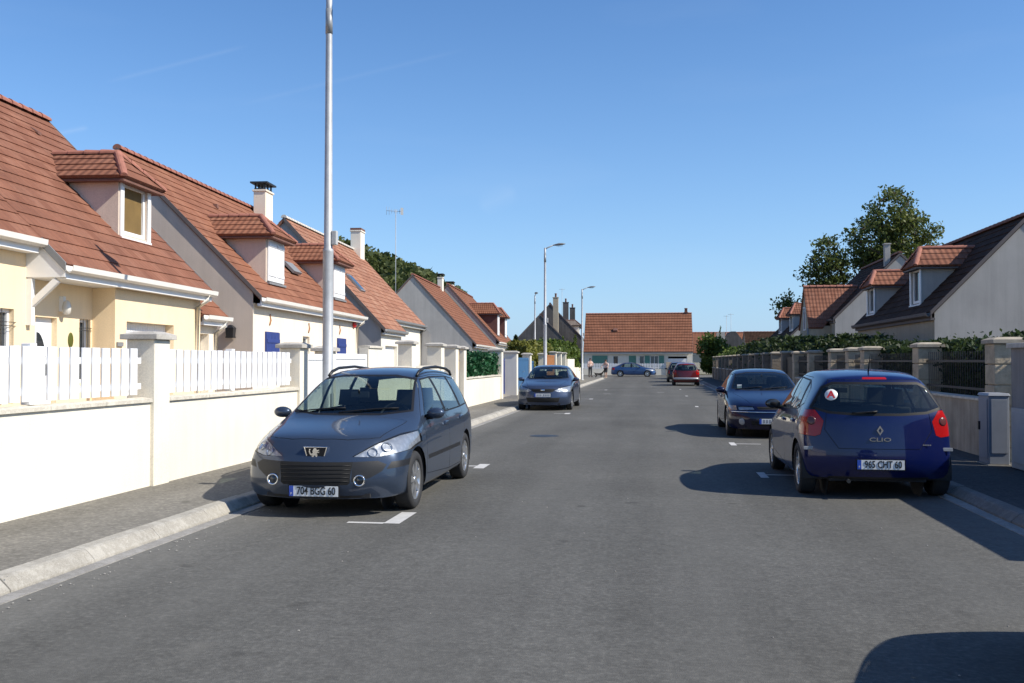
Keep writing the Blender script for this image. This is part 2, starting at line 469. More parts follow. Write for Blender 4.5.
# ------------------------------------------------------------------ cars
def lerp(a, b, t): return a + (b - a) * t
def interp(tab, x):
    if x <= tab[0][0]: return tab[0][1]
    for (a, va), (b, vb) in zip(tab, tab[1:]):
        if x <= b: return lerp(va, vb, (x - a) / (b - a))
    return tab[-1][1]

def car_shell(spec, level):
    """control cage (stations along the car, rows round the section, front and rear faces), subdivided"""
    FC = [1, .86, .5, 0]
    fprof, rprof, L = spec['fprof'], spec['rprof'], spec['L']
    fb, rb = spec['fbulge'], spec['rbulge']
    wmax = max(s[1] for s in spec['st'])
    def section(s):
        y, w, zb, px, pz, zc, bot = s[:7]
        p = [(w * .86, bot), (w - .016, bot + .012), (w - .004, bot + .15), (w, bot + (zb - bot) * .55), (w - .010, zb - .11), (w - .05, zb)]
        mx, mz = (p[5][0] + px) / 2 + .022, (zb + pz) / 2
        p += [(mx, mz), (px, pz)]
        p += [(px * FC[1], pz + (zc - pz) * .42), (px * FC[2], pz + (zc - pz) * .83), (0, zc)]
        return p
    V, F = [], []
    def yat(i, x, z):
        s = spec['st'][i]; ff, rr = s[7], s[8]
        q = (abs(x) / wmax) ** 2.3
        if i == 0: return interp(fprof, z) + fb * q
        if i == len(spec['st']) - 1: return interp(rprof, z) - rb * q
        return s[0] + ff * fb * q - rr * rb * q
    rings = []
    for i, s in enumerate(spec['st']):
        sec = section(s); ring = []
        for sg in (1, -1):
            for (x, z) in sec[:-1]:
                V.append((sg * x, yat(i, x, z), z)); ring.append(len(V) - 1)
        V.append((0, yat(i, 0, sec[-1][1]), sec[-1][1])); ring.append(len(V) - 1)
        rings.append(ring)
    def idx(ring, sg, r): return ring[20] if r == 10 else ring[r + (0 if sg > 0 else 10)]
    for a, b in zip(rings, rings[1:]):
        for sg in (1, -1):
            for r in range(10):
                q = (idx(a, sg, r), idx(b, sg, r), idx(b, sg, r + 1), idx(a, sg, r + 1))
                F.append(q if sg > 0 else q[::-1])
    for i in (0, len(rings) - 1):
        sec = section(spec['st'][i]); grid = {}
        for sg in (1, -1):
            for r in range(8):
                for c in range(4):
                    if c == 0: grid[sg, r, c] = idx(rings[i], sg, r)
                    elif r == 7: grid[sg, r, c] = idx(rings[i], sg, 7 + c)
                    elif c == 3 and sg < 0: grid[sg, r, c] = grid[1, r, 3]
                    else:
                        x = sec[r][0] * FC[c]
                        cr = (sec[10][1] - sec[7][1]) * [0, .42, .83, 1][c] * (r / 7) ** 2
                        z = sec[r][1] + cr
                        V.append((sg * x, yat(i, x, z), z)); grid[sg, r, c] = len(V) - 1
        for sg in (1, -1):
            for r in range(7):
                for c in range(3):
                    q = (grid[sg, r, c], grid[sg, r + 1, c], grid[sg, r + 1, c + 1], grid[sg, r, c + 1])
                    if (sg < 0) != (i != 0): q = q[::-1]
                    F.append(q)
    me = bpy.data.meshes.new('cage'); me.from_pydata(V, [], F)
    o = bpy.data.objects.new('cage', me); COL.objects.link(o)
    ss = o.modifiers.new('s', 'SUBSURF'); ss.levels = level; ss.render_levels = level
    bpy.context.view_layer.update()
    ev = o.evaluated_get(bpy.context.evaluated_depsgraph_get())
    em = ev.to_mesh()
    bm = bmesh.new(); bm.from_mesh(em); ev.to_mesh_clear()
    bpy.data.objects.remove(o); bpy.data.meshes.remove(me)
    bmesh.ops.recalc_face_normals(bm, faces=bm.faces)
    bm.faces.ensure_lookup_table()
    top = max(bm.faces, key=lambda f: f.calc_center_median().z)
    if top.normal.z < 0:
        bmesh.ops.reverse_faces(bm, faces=bm.faces)
    bm.normal_update()
    return bm

def inset_poly(p, d):
    n = len(p); out = []
    area = sum(p[i][0] * p[(i + 1) % n][1] - p[(i + 1) % n][0] * p[i][1] for i in range(n))
    if area < 0: p = p[::-1]
    for i in range(n):
        a, b, c = Vector(p[i - 1]), Vector(p[i]), Vector(p[(i + 1) % n])
        d1 = (b - a).normalized(); d2 = (c - b).normalized()
        n1 = Vector((-d1.y, d1.x)); n2 = Vector((-d2.y, d2.x))
        k = 1 + n1.dot(n2)
        out.append(tuple(b + (n1 + n2) * (d / max(k, .35))))
    return out

def hull(pts):
    pts = sorted(set(pts))
    def half(ps):
        h = []
        for q in ps:
            while len(h) > 1 and (h[-1][0] - h[-2][0]) * (q[1] - h[-2][1]) - (h[-1][1] - h[-2][1]) * (q[0] - h[-2][0]) <= 0: h.pop()
            h.append(q)
        return h
    a, b = half(pts), half(pts[::-1])
    return a[:-1] + b[:-1]

def clip(bm, faces, poly, axis):
    """cut the outline of a convex polygon into the given faces; returns the faces inside it. axis: the projection axis"""
    n = len(poly)
    area = sum(poly[i][0] * poly[(i + 1) % n][1] - poly[(i + 1) % n][0] * poly[i][1] for i in range(n))
    if area < 0: poly = poly[::-1]
    def lift(p):
        q = list(p); q.insert(axis, 0.); return Vector(q)
    cur = list(faces)
    for i in range(n):
        a, b = lift(poly[i]), lift(poly[(i + 1) % n])
        e = b - a
        p2 = (poly[(i + 1) % n][0] - poly[i][0], poly[(i + 1) % n][1] - poly[i][1])
        no = lift((p2[1], -p2[0])).normalized()
        geom = list(cur) + list({e for f in cur for e in f.edges}) + list({v for f in cur for v in f.verts})
        res = bmesh.ops.bisect_plane(bm, geom=geom, dist=1e-5, plane_co=a, plane_no=no)
        cur = [f for f in res['geom'] if isinstance(f, bmesh.types.BMFace) and (f.calc_center_median() - a).dot(no) < 0]
        if not cur: return []
    return cur

def text_mesh(s, size, loc, rot, mat, parent, sx=1.0, name='lettering', depth=.0015, bold=.0):
    cu = bpy.data.curves.new('t', 'FONT'); cu.body = s; cu.size = size; cu.align_x = 'CENTER'; cu.align_y = 'CENTER'
    cu.extrude = depth; cu.offset = bold; cu.resolution_u = 3
    o = bpy.data.objects.new('t', cu); COL.objects.link(o)
    bpy.context.view_layer.update()
    me = bpy.data.meshes.new_from_object(o.evaluated_get(bpy.context.evaluated_depsgraph_get()))
    bpy.data.objects.remove(o); bpy.data.curves.remove(cu)
    mtx = Matrix.Translation(loc) @ Euler(rot).to_matrix().to_4x4() @ Matrix.Diagonal((sx, 1, 1, 1))
    me.transform(mtx)
    me.name = name; me.materials.clear()
    return link_mesh(name, me, mat, parent)

def make_wheel(parent, x, y, r, width, sg, spokes, rimk=.68):
    w = MB()
    h = width / 2
    prof = [(r * rimk, -h * .9), (r * .80, -h), (r * .93, -h * .95), (r * .985, -h * .78), (r, -h * .6), (r, h * .6), (r * .985, h * .78), (r * .93, h * .95), (r * .80, h), (r * rimk, h * .9), (r * rimk * .98, h * .2)]
    w.lathe(prof, 0, (x, y, r), 40)
    for k in range(3):
        pass
    wo = w.build('wheel', M['rubber'], parent)
    o = MB(); rr = r * rimk; f = x + sg * h
    o.lathe([(rr * .90, x - sg * 0), (rr * .92, f - sg * .03), (rr * 1.0, f - sg * .012), (rr * 1.02, f - sg * .02)], 0, (0, y, r), 40)
    o.lathe([(0.0005, f - sg * .012), (rr * .14, f - sg * .014), (rr * .20, f - sg * .022), (rr * .22, f - sg * .06)], 0, (0, y, r), 20)
    for k in range(spokes):
        a = 2 * math.pi * k / spokes + .3
        ca, sa = math.cos(a), math.sin(a)
        def P(rad, off, dx): return (f - sg * dx, y + rad * ca - off * sa, r + rad * sa + off * ca)
        w0, w1 = rr * .13, rr * .19
        v = [P(rr * .15, -w0, .022), P(rr * .15, w0, .022), P(rr * .95, w1, .022), P(rr * .95, -w1, .022),
             P(rr * .15, -w0, .06), P(rr * .15, w0, .06), P(rr * .95, w1, .06), P(rr * .95, -w1, .06)]
        o.raw(v, [(0, 1, 2, 3), (0, 4, 5, 1), (1, 5, 6, 2), (2, 6, 7, 3), (3, 7, 4, 0)])
    o.build('rim', M['alloy'], wo)
    d = MB().lathe([(.0005, f - sg * .085), (rr * .93, f - sg * .085)], 0, (0, y, r), 24)
    d.build('brake_disc', M['steel'], wo)
    return wo

def build_car(spec, name, label, loc, rz, paintmat, group=None, level=2):
    root = thing(name, label, 'car', loc, rz, group)
    bm = car_shell(spec, level)
    lay = bm.faces.layers.int.new('tag')
    bm.verts.ensure_lookup_table(); bm.faces.ensure_lookup_table()
    bvh = BVHTree.FromBMesh(bm)
    base_polys = [([v.co.copy() for v in f.verts], [v.normal.copy() for v in f.verts]) for f in bm.faces]
    L = spec['L']; wm = max(s[1] for s in spec['st'])
    def surf(o, d):
        h = bvh.ray_cast(Vector(o), Vector(d).normalized()); return h[0], h[1]
    # tags: 0 body
    T = {}
    def newtag(key):
        T[key] = len(T) + 1; return T[key]
    def side_faces(sg, nmin=.22):
        return [f for f in bm.faces if f.calc_center_median().x * sg > .3 and f.normal.x * sg > nmin]
    def front_faces(y1): return [f for f in bm.faces if f.calc_center_median().y < y1 and f.normal.y < -.02]
    def rear_faces(y0): return [f for f in bm.faces if f.calc_center_median().y > y0 and (f.normal.y > .05 or abs(f.normal.x) > .5)]
    # order: doors, lids, windows, lamps, arches
    def region(faces, poly, axis, outer, inner, gap):
        ins = clip(bm, faces, poly, axis)
        if outer is None:
            for f in ins: f[lay] = inner
            return ins
        for f in ins: f[lay] = outer
        got = clip(bm, ins, inset_poly(poly, gap), axis)
        for f in got: f[lay] = inner
        return got
    gapt = newtag('gap')
    trimt = newtag('window_trim')
    for sg in (1, -1):
        for k, poly in enumerate(spec['doors']):
            region(side_faces(sg), poly, 0, gapt, newtag(('door', sg, k)), .006)
    if 'bonnet' in spec:
        fs = [f for f in bm.faces if f.calc_center_median().y < spec['cowl'] + .1 and f.normal.z > .3]
        region(fs, spec['bonnet'], 2, gapt, newtag('bonnet'), .006)
    if 'hatch' in spec:
        fs = [f for f in bm.faces if f.calc_center_median().y > spec['hatch_y'] and f.normal.y > .1]
        region(fs, spec['hatch'], 1, gapt, newtag('tailgate'), .006)
    for sg in (1, -1):
        region(side_faces(sg), hull(inset_poly([q for w_ in spec['swin'] for q in w_], 0) if False else [q for w_ in spec['swin'] for q in w_]), 0, None, trimt, 0)
        for k, poly in enumerate(spec['swin']):
            region(side_faces(sg), poly, 0, trimt, newtag(('side_window', sg, k)), .018)
    fs = [f for f in bm.faces if spec['cowl'] - .25 < f.calc_center_median().y < spec['cowl'] + 1.4 and f.normal.y < -.1 and f.normal.z > .1]
    region(fs, spec['wscreen'], 1, trimt, newtag('windscreen'), .022)
    fs = [f for f in bm.faces if f.calc_center_median().y > spec['rglass_y'] and f.normal.y > .05]
    region(fs, spec['rglass'], 1, trimt, newtag('rear_window'), .03)
    ht, tt, it = newtag('headlight_r'), newtag('taillight_r'), newtag('indicator')
    ht2, tt2 = newtag('headlight_l'), newtag('taillight_l')
    for sg in (1, -1):
        P = [(sg * a, b) for a, b in spec['headlight']]
        region([f for f in front_faces(1.1) if f.calc_center_median().x * sg > 0], P, 1, gapt, ht if sg > 0 else ht2, .005)
        for P in spec['taillight']:
            P = [(sg * a, b) for a, b in P]
            region([f for f in rear_faces(L - spec.get('tlwrap', .42)) if f.calc_center_median().x * sg > 0], P, 1, gapt, tt if sg > 0 else tt2, .004)
        for P in spec.get('indicator', []):
            P = [(sg * a, b) for a, b in P]
            region([f for f in front_faces(1.0) if f.calc_center_median().x * sg > 0], P, 1, None, newtag(('indicator', sg)), 0)
    gt, bt, xt = newtag('grille'), newtag('bumper_trim'), newtag('brake_lamp')
    for k, P in enumerate(spec.get('ftrim', [])): region(front_faces(.9), P, 1, None, newtag(('ftrim', k)), 0)
    for P in spec['grille']: region(front_faces(.8), P, 1, None, gt, 0)
    for P in spec.get('rtrim', []): region(rear_faces(L - .6), P, 1, None, bt, 0)
    for P in spec.get('brake3', []): region(rear_faces(L - 1.0), P, 1, None, xt, 0)
    for sg in (1, -1):
        for P in spec.get('strim', []): region(side_faces(sg), P, 0, None, newtag(('strim', sg)), 0)
    # wheel arches
    kill = []
    ra = spec['rarch']
    for sg in (1, -1):
        for yw in spec['wheels']:
            fs = [f for f in bm.faces if f.calc_center_median().x * sg > wm * .55 and abs(f.calc_center_median().y - yw) < .8 and f.calc_center_median().z < .9]
            P = [(yw + ra * math.cos(2 * math.pi * k / 24), spec['r'] + .01 + ra * math.sin(2 * math.pi * k / 24)) for k in range(24)]
            kill += clip(bm, fs, P, 0)
    bmesh.ops.delete(bm, geom=list({f for f in kill if f.is_valid}), context='FACES')
    # smooth normals of the uncut shell for every vertex
    nrm = {}
    for v in bm.verts:
        co, no, fi, d = bvh.find_nearest(v.co)
        pc, pn = base_polys[fi]
        ws = poly_3d_calc(pc, co)
        n = Vector((0, 0, 0))
        for w_, q in zip(ws, pn): n += q * w_
        nrm[v] = n.normalized()
    def extract(pname, tags, mat, parent, off=0.):
        tags = set(tags)
        fl = [f for f in bm.faces if f[lay] in tags]
        if not fl: return None
        vm = {}; vs = []; ns = []; ff = []
        for f in fl:
            q = []
            for v in f.verts:
                if v not in vm:
                    vm[v] = len(vs); vs.append(v.co + nrm[v] * off); ns.append(nrm[v])
                q.append(vm[v])
            ff.append(q)
        me = bpy.data.meshes.new(pname); me.from_pydata(vs, [], ff)
        me.polygons.foreach_set('use_smooth', [True] * len(ff))
        me.normals_split_custom_set_from_vertices(ns)
        return link_mesh(pname, me, mat, parent)
    body = extract('body', [0], paintmat, root)
    extract('panel_gap', [gapt], M['gap'], body, -.004)
    extract('window_trim', [trimt], M['black'], body)
    doors = {}
    for sg in (1, -1):
        for k in range(len(spec['doors'])):
            doors[sg, k] = extract('door', [T['door', sg, k]], paintmat, root) or body
        for k in range(len(spec['swin'])):
            own = doors.get((sg, k), body)
            extract('door_window' if (sg, k) in doors else 'quarter_window', [T['side_window', sg, k]], M[spec.get('sglass', 'glass')], own)
    bon = None
    if 'bonnet' in spec: bon = extract('bonnet', [T['bonnet']], paintmat, root)
    hatch = None
    if 'hatch' in spec: hatch = extract('tailgate', [T['tailgate']], paintmat, root)
    extract('windscreen', [T['windscreen']], M['glass'], root)
    extract('rear_window', [T['rear_window']], M[spec.get('rglassmat', 'glass')], hatch or root)
    for tg in (ht, ht2):
        lens = extract('headlight', [tg], M['lens'], root)
        if lens:
            extract('reflector', [tg], M['reflector'], lens, -.022)
    for tg in (tt, tt2):
        lens = extract('tail_light', [tg], M['lamp_red'], root)
        if lens and 'tl_disc' in spec:
            sg = 1 if tg == tt else -1
            for (x, z, rr, mm) in spec['tl_disc']:
                h, n = surf((sg * x, L + 1, z), (0, -1, 0))
                if h:
                    d = MB().lathe([(.0005, .006), (rr * .7, .006), (rr, .002), (rr, -.006)], 2, (0, 0, 0), 18)
                    o = d.build('lamp_bulb', M[mm], lens)
                    o.matrix_local = Matrix.Translation(h) @ n.to_track_quat('Z', 'Y').to_matrix().to_4x4()
    for key, tg_ in T.items():
        if key[0] == 'indicator': extract('indicator', [tg_], M[spec.get('indmat', 'lamp_dull')], body)
    gr = extract('grille', [gt], M['gap'], root)
    extract('bumper_trim', [bt], M['trim'], root)
    for key, tg_ in T.items():
        if key[0] == 'ftrim': extract('bumper_trim', [tg_], M['trim'], root)
        if key[0] == 'strim': extract('side_moulding', [tg_], M['trim'], body)
    extract('brake_lamp', [xt], M['lamp_red'], hatch or root)
    bm.free()
    # grille slats
    if gr:
        g = MB()
        for (xa, xb, z) in spec.get('slats', []):
            pts = []
            for k in range(9):
                x = lerp(xa, xb, k / 8); h, n = surf((x, -1, z), (0, 1, 0))
                if h: pts.append(h + Vector((0, -.004, 0)))
            if len(pts) > 1: g.tube(pts, .0035, 5)
        if g.f: g.build('grille_bar', M[spec.get('slatmat', 'trim')], gr)
    # floor, liners
    zb = spec['st'][2][6]
    u = MB()
    y0, y1 = spec['wheels']; ra2 = ra + .02
    u.box(-wm * .62, wm * .62, .18, L - .2, zb + .01, zb + .05)
    u.box(-wm * .94, wm * .94, y0 + ra2, y1 - ra2, zb + .012, zb + .048)
    for sg in (1, -1):
        for yw in (y0, y1):
            a = wm * .62 * sg; b = (wm - .03) * sg
            u.lathe([(ra + .004, a), (ra + .004, b)], 0, (0, yw, spec['r'] + .01), 24, True, -.3, math.pi + .3)
            u.lathe([(.0005, a), (ra + .004, a)], 0, (0, yw, spec['r'] + .01), 24)
    u.build('underbody', M['dark_in'], root, recalc=False)
    # wheels
    for sg in (1, -1):
        for yw in (y0, y1):
            make_wheel(root, sg * (wm - .115), yw, spec['r'], .19, sg, spec.get('spokes', 7))
    # interior
    bz = spec['belt']; cw = spec['cowl']
    d = MB()
    d.prism([(cw + .12, bz - .35), (cw + .10, bz - .02), (cw + .45, bz + .03), (cw + .62, bz - .06), (cw + .60, bz - .35)], 0, -wm + .12, wm - .12)
    d.build('dashboard', M['dash'], root, .01)
    sw = MB()
    sx, sy, sz = .36, cw + .78, bz + .0
    ring = [(sx + .18 * math.cos(a), sy + .07 * math.sin(a), sz + .165 * math.sin(a)) for a in [2 * math.pi * k / 20 for k in range(21)]]
    sw.tube(ring, .014, 8, False); sw.box(sx - .17, sx + .17, sy - .02, sy + .02, sz - .03, sz + .03); sw.build('steering_wheel', M['dash'], root)
    def seat(xa, xb, y, head):
        s = MB()
        s.taper(xa, xb, y - .45, y + .02, zb + .1, zb + .32, .02, .02)
        s.raw(*hexa((xa, xb), y, zb + .28, (xa + .05, xb - .05), y + .16, bz + .10))
        so = s.build('seat', M['seat'], root, .03)
        for hx in head:
            hh = MB(); hh.taper(hx - .13, hx + .13, y + .12, y + .21, bz + .12, bz + .32, .02, .01)
            hh.tube([(hx - .05, y + .16, bz + .02), (hx - .05, y + .165, bz + .16)], .008, 6); hh.tube([(hx + .05, y + .16, bz + .02), (hx + .05, y + .165, bz + .16)], .008, 6)
            hh.build('headrest', M['seat'], so, .03)
    fy = spec['seat_y']
    seat(-.62, -.12, fy, [-.37]); seat(.12, .62, fy, [.37])
    seat(-.64, .64, spec['rseat_y'], [-.38, .38])
    mz = spec['st'][len(spec['st']) // 2][5] - .12
    h, n = surf((0, spec['cowl'] - .6, mz), (0, 1, 0))
    if h:
        rm = MB(); rm.box(-.11, .11, h.y + .08, h.y + .10, mz - .05, mz + .02); rm.tube([(0, h.y + .02, mz + .05), (0, h.y + .09, mz)], .01, 6); rm.build('interior_mirror', M['dash'], root, .008)
    # mirrors
    my, mzz = spec['mirror']
    for sg in (1, -1):
        h, n = surf((sg * 2, my, mzz), (-sg, 0, 0))
        hx = abs(h.x) if h else wm - .05
        m = MB()
        m.ellipsoid((sg * (hx + .125), my, mzz + .02), (.105, .065, .066), 16, 10)
        mo = m.build('wing_mirror', paintmat if spec.get('mirror_paint', True) else M['black'], root)
        m = MB(); m.tube([(sg * (hx - .02), my + .02, mzz - .03), (sg * (hx + .09), my + .01, mzz - .02)], [.035, .03], 8)
        m.build('mirror_arm', M['black'], mo)
        m = MB(); m.lathe([(.0005, 0), (.075, 0), (.08, -.004)], 1, (0, 0, 0), 20); g = m.build('mirror_glass', M['pane'], mo)
        g.scale = (1.15, 1, .68); g.location = (sg * (hx + .125), my + .058, mzz + .02)
    # handles
    for sg in (1, -1):
        for k, (hy, hz) in enumerate(spec['handles']):
            h, n = surf((sg * 2, hy, hz), (-sg, 0, 0))
            if h:
                m = MB(); x = h.x
                m.taper(x - .02 if sg > 0 else x - .025, x + .025 if sg > 0 else x + .02, hy - .10, hy + .10, hz - .018, hz + .018, .004, .02)
                m.build('door_handle', paintmat if spec.get('handle_paint', True) else M['black'], doors.get((sg, k), body), .006)
    # wipers
    for (x0, x1) in spec.get('wipers', []):
        pts = []
        for k in range(7):
            t = k / 6; x = lerp(x0, x1, t); z = spec['wiper_z'] + .05 * math.sin(t * 1.5)
            h, n = surf((x, -1, z), (0, 1, 0))
            if h: pts.append(h + n * .012)
        if len(pts) > 2: MB().tube(pts, .008, 5).build('wiper', M['black'], root)
    if 'rwiper' in spec:
        pts = []
        for k in range(6):
            t = k / 5; x = lerp(spec['rwiper'][0], spec['rwiper'][2], t); z = lerp(spec['rwiper'][1], spec['rwiper'][3], t)
            h, n = surf((x, L + 1, z), (0, -1, 0))
            if h: pts.append(h + n * .015)
        if len(pts) > 2: MB().tube(pts, [.014, .011, .009, .009, .008, .008][:len(pts)], 6).build('rear_wiper', M['black'], hatch or root)
    # plates
    def plate(txt, z, rear, x=0., kind='full'):
        h, n = surf((x, L + 1 if rear else -1, z), (0, -1 if rear else 1, 0))
        y = h.y + (.012 if rear else -.012); s = 1 if rear else -1
        p = MB().box(x - .26, x + .26, min(y, y - s * .012), max(y, y - s * .012), z - .055, z + .055).build('number_plate', M['plate_white'], root, .003)
        rot = (R(90), 0, R(180) if rear else 0)
        lx = (x + .26 - .022) if rear else (x - .26 + .022)
        b = MB().box(lx - .022, lx + .022, y + s * .0005 - .0015, y + s * .0005 + .0015, z - .053, z + .053); b.build('blue_band', M['plate_blue'], p)
        cx = x - .025 if rear else x + .025
        if kind == 'full':
            text_mesh(txt, .115, (cx, y + s * .003, z), rot, M['plate_ink'], p, spec.get('ptx', .70), bold=.0016)
            text_mesh('F', .035, (lx, y + s * .003, z - .028), rot, M['plate_white'], p)
        fr = MB()
        for (a0, a1, b0, b1) in ((x - .268, x + .268, z + .055, z + .063), (x - .268, x + .268, z - .063, z - .055), (x - .268, x - .26, z - .055, z + .055), (x + .26, x + .268, z - .055, z + .055)):
            fr.box(a0, a1, min(y, y - s * .02), max(y, y - s * .02), b0, b1)
        fr.build('plate_frame', M['black'], p)
        return p
    if spec.get('fplate'): plate(spec['fplate'][0], spec['fplate'][1], False, kind=spec['fplate'][2])
    if spec.get('rplate'): plate(spec['rplate'][0], spec['rplate'][1], True, kind=spec['rplate'][2])
    root['_'] = 0; del root['_']
    return root, surf, dict(body=body, hatch=hatch, bonnet=bon, doors=doors, grille=gr)

def hexa(xa, ya, za, xb, yb, zb_):
    t = .11
    v = [(xa[0], ya, za), (xa[1], ya, za), (xa[1], ya + t, za), (xa[0], ya + t, za), (xb[0], yb, zb_), (xb[1], yb, zb_), (xb[1], yb + t * .7, zb_), (xb[0], yb + t * .7, zb_)]
    return v, [(0, 3, 2, 1), (4, 5, 6, 7), (0, 1, 5, 4), (1, 2, 6, 5), (2, 3, 7, 6), (3, 0, 4, 7)]

# stations: y, half width, belt z, edge x, edge z, centre z, bottom z, front-bulge share, rear-bulge share
WAGON = dict(L=4.42, fbulge=.40, rbulge=.20, cowl=1.02, belt=.95, wheels=(.88, 3.59), r=.318, rarch=.362, seat_y=2.15, rseat_y=3.0,
    st=[(0, .83, .66, .56, .765, .785, .20, 1, 0), (.24, .855, .70, .60, .82, .845, .20, .72, 0), (.52, .872, .77, .64, .875, .905, .20, .35, 0), (.86, .885, .83, .68, .925, .955, .20, .12, 0),
        (1.12, .887, .875, .735, .965, 1.02, .19, .04, 0), (1.30, .887, .905, .745, 1.01, 1.15, .19, 0, 0), (1.70, .887, .93, .68, 1.245, 1.365, .19, 0, 0), (2.06, .887, .94, .60, 1.44, 1.50, .19, 0, 0),
        (2.5, .887, .945, .59, 1.495, 1.555, .19, 0, 0), (3.2, .885, .955, .585, 1.50, 1.56, .20, 0, 0), (3.8, .875, .965, .57, 1.475, 1.525, .21, 0, .1), (4.05, .862, .97, .56, 1.45, 1.49, .22, 0, .4), (4.2, .845, .97, .55, 1.425, 1.46, .24, 0, 1)],
    fprof=[(.18, .10), (.26, .03), (.36, .0), (.46, .015), (.56, .03), (.64, .06), (.72, .12), (.80, .19)],
    rprof=[(.2, 4.34), (.35, 4.43), (.55, 4.44), (.65, 4.40), (.9, 4.36), (1.0, 4.34), (1.2, 4.26), (1.48, 4.12)],
    doors=[[(1.28, .34), (2.49, .27), (2.53, .95), (2.47, 1.455), (2.02, 1.435), (1.30, .96)], [(2.495, .27), (3.18, .27), (3.46, .72), (3.48, .98), (3.36, 1.455), (2.48, 1.46)]],
    swin=[[(1.42, .965), (2.47, .985), (2.43, 1.435), (2.06, 1.415)], [(2.545, .985), (3.42, 1.0), (3.33, 1.435), (2.50, 1.44)], [(3.51, 1.005), (4.10, 1.03), (3.93, 1.39), (3.43, 1.43)]],
    wscreen=[(-.71, 1.05), (-.38, 1.012), (.38, 1.012), (.71, 1.05), (.575, 1.42), (.32, 1.465), (-.32, 1.465), (-.575, 1.42)],
    rglass=[(-.64, 1.02), (.64, 1.02), (.54, 1.38), (.3, 1.41), (-.3, 1.41), (-.54, 1.38)], rglass_y=4.0,
    tlwrap=.2, headlight=[(.37, .635), (.62, .625), (.86, .675), (.90, .80), (.84, .86), (.74, .845), (.56, .755)],
    taillight=[[(.66, .66), (.9, .66), (.9, 1.2), (.72, 1.2)]],
    indicator=[[(.70, .50), (.90, .525), (.90, .59), (.74, .575)]], indmat='trim',
    ftrim=[[(-.38, .585), (-.62, .59), (-.70, .55), (-.665, .485), (-.56, .42), (-.38, .38)], [(.38, .585), (.62, .59), (.70, .55), (.665, .485), (.56, .42), (.38, .38)], [(-.55, .205), (.55, .205), (.55, .235), (-.55, .235)]],
    grille=[[(-.385, .585), (.385, .585), (.365, .37), (.34, .35), (-.34, .35), (-.365, .37)]],
    slats=[(-.37, .37, .55), (-.37, .37, .51), (-.365, .365, .47), (-.36, .36, .43), (-.355, .355, .39)],
    strim=[[(1.34, .50), (3.15, .50), (3.15, .55), (1.34, .55)]],
    bonnet=[(-.66, .43), (-.5, .31), (-.3, .235), (0, .21), (.3, .235), (.5, .31), (.66, .43), (.70, .95), (.72, 1.06), (-.72, 1.06), (-.70, .95)],
    mirror=(1.52, 1.0), handles=[(2.35, .86), (3.28, .88)], wipers=[(-.66, -.05), (-.1, .55)], wiper_z=1.03, spokes=7)

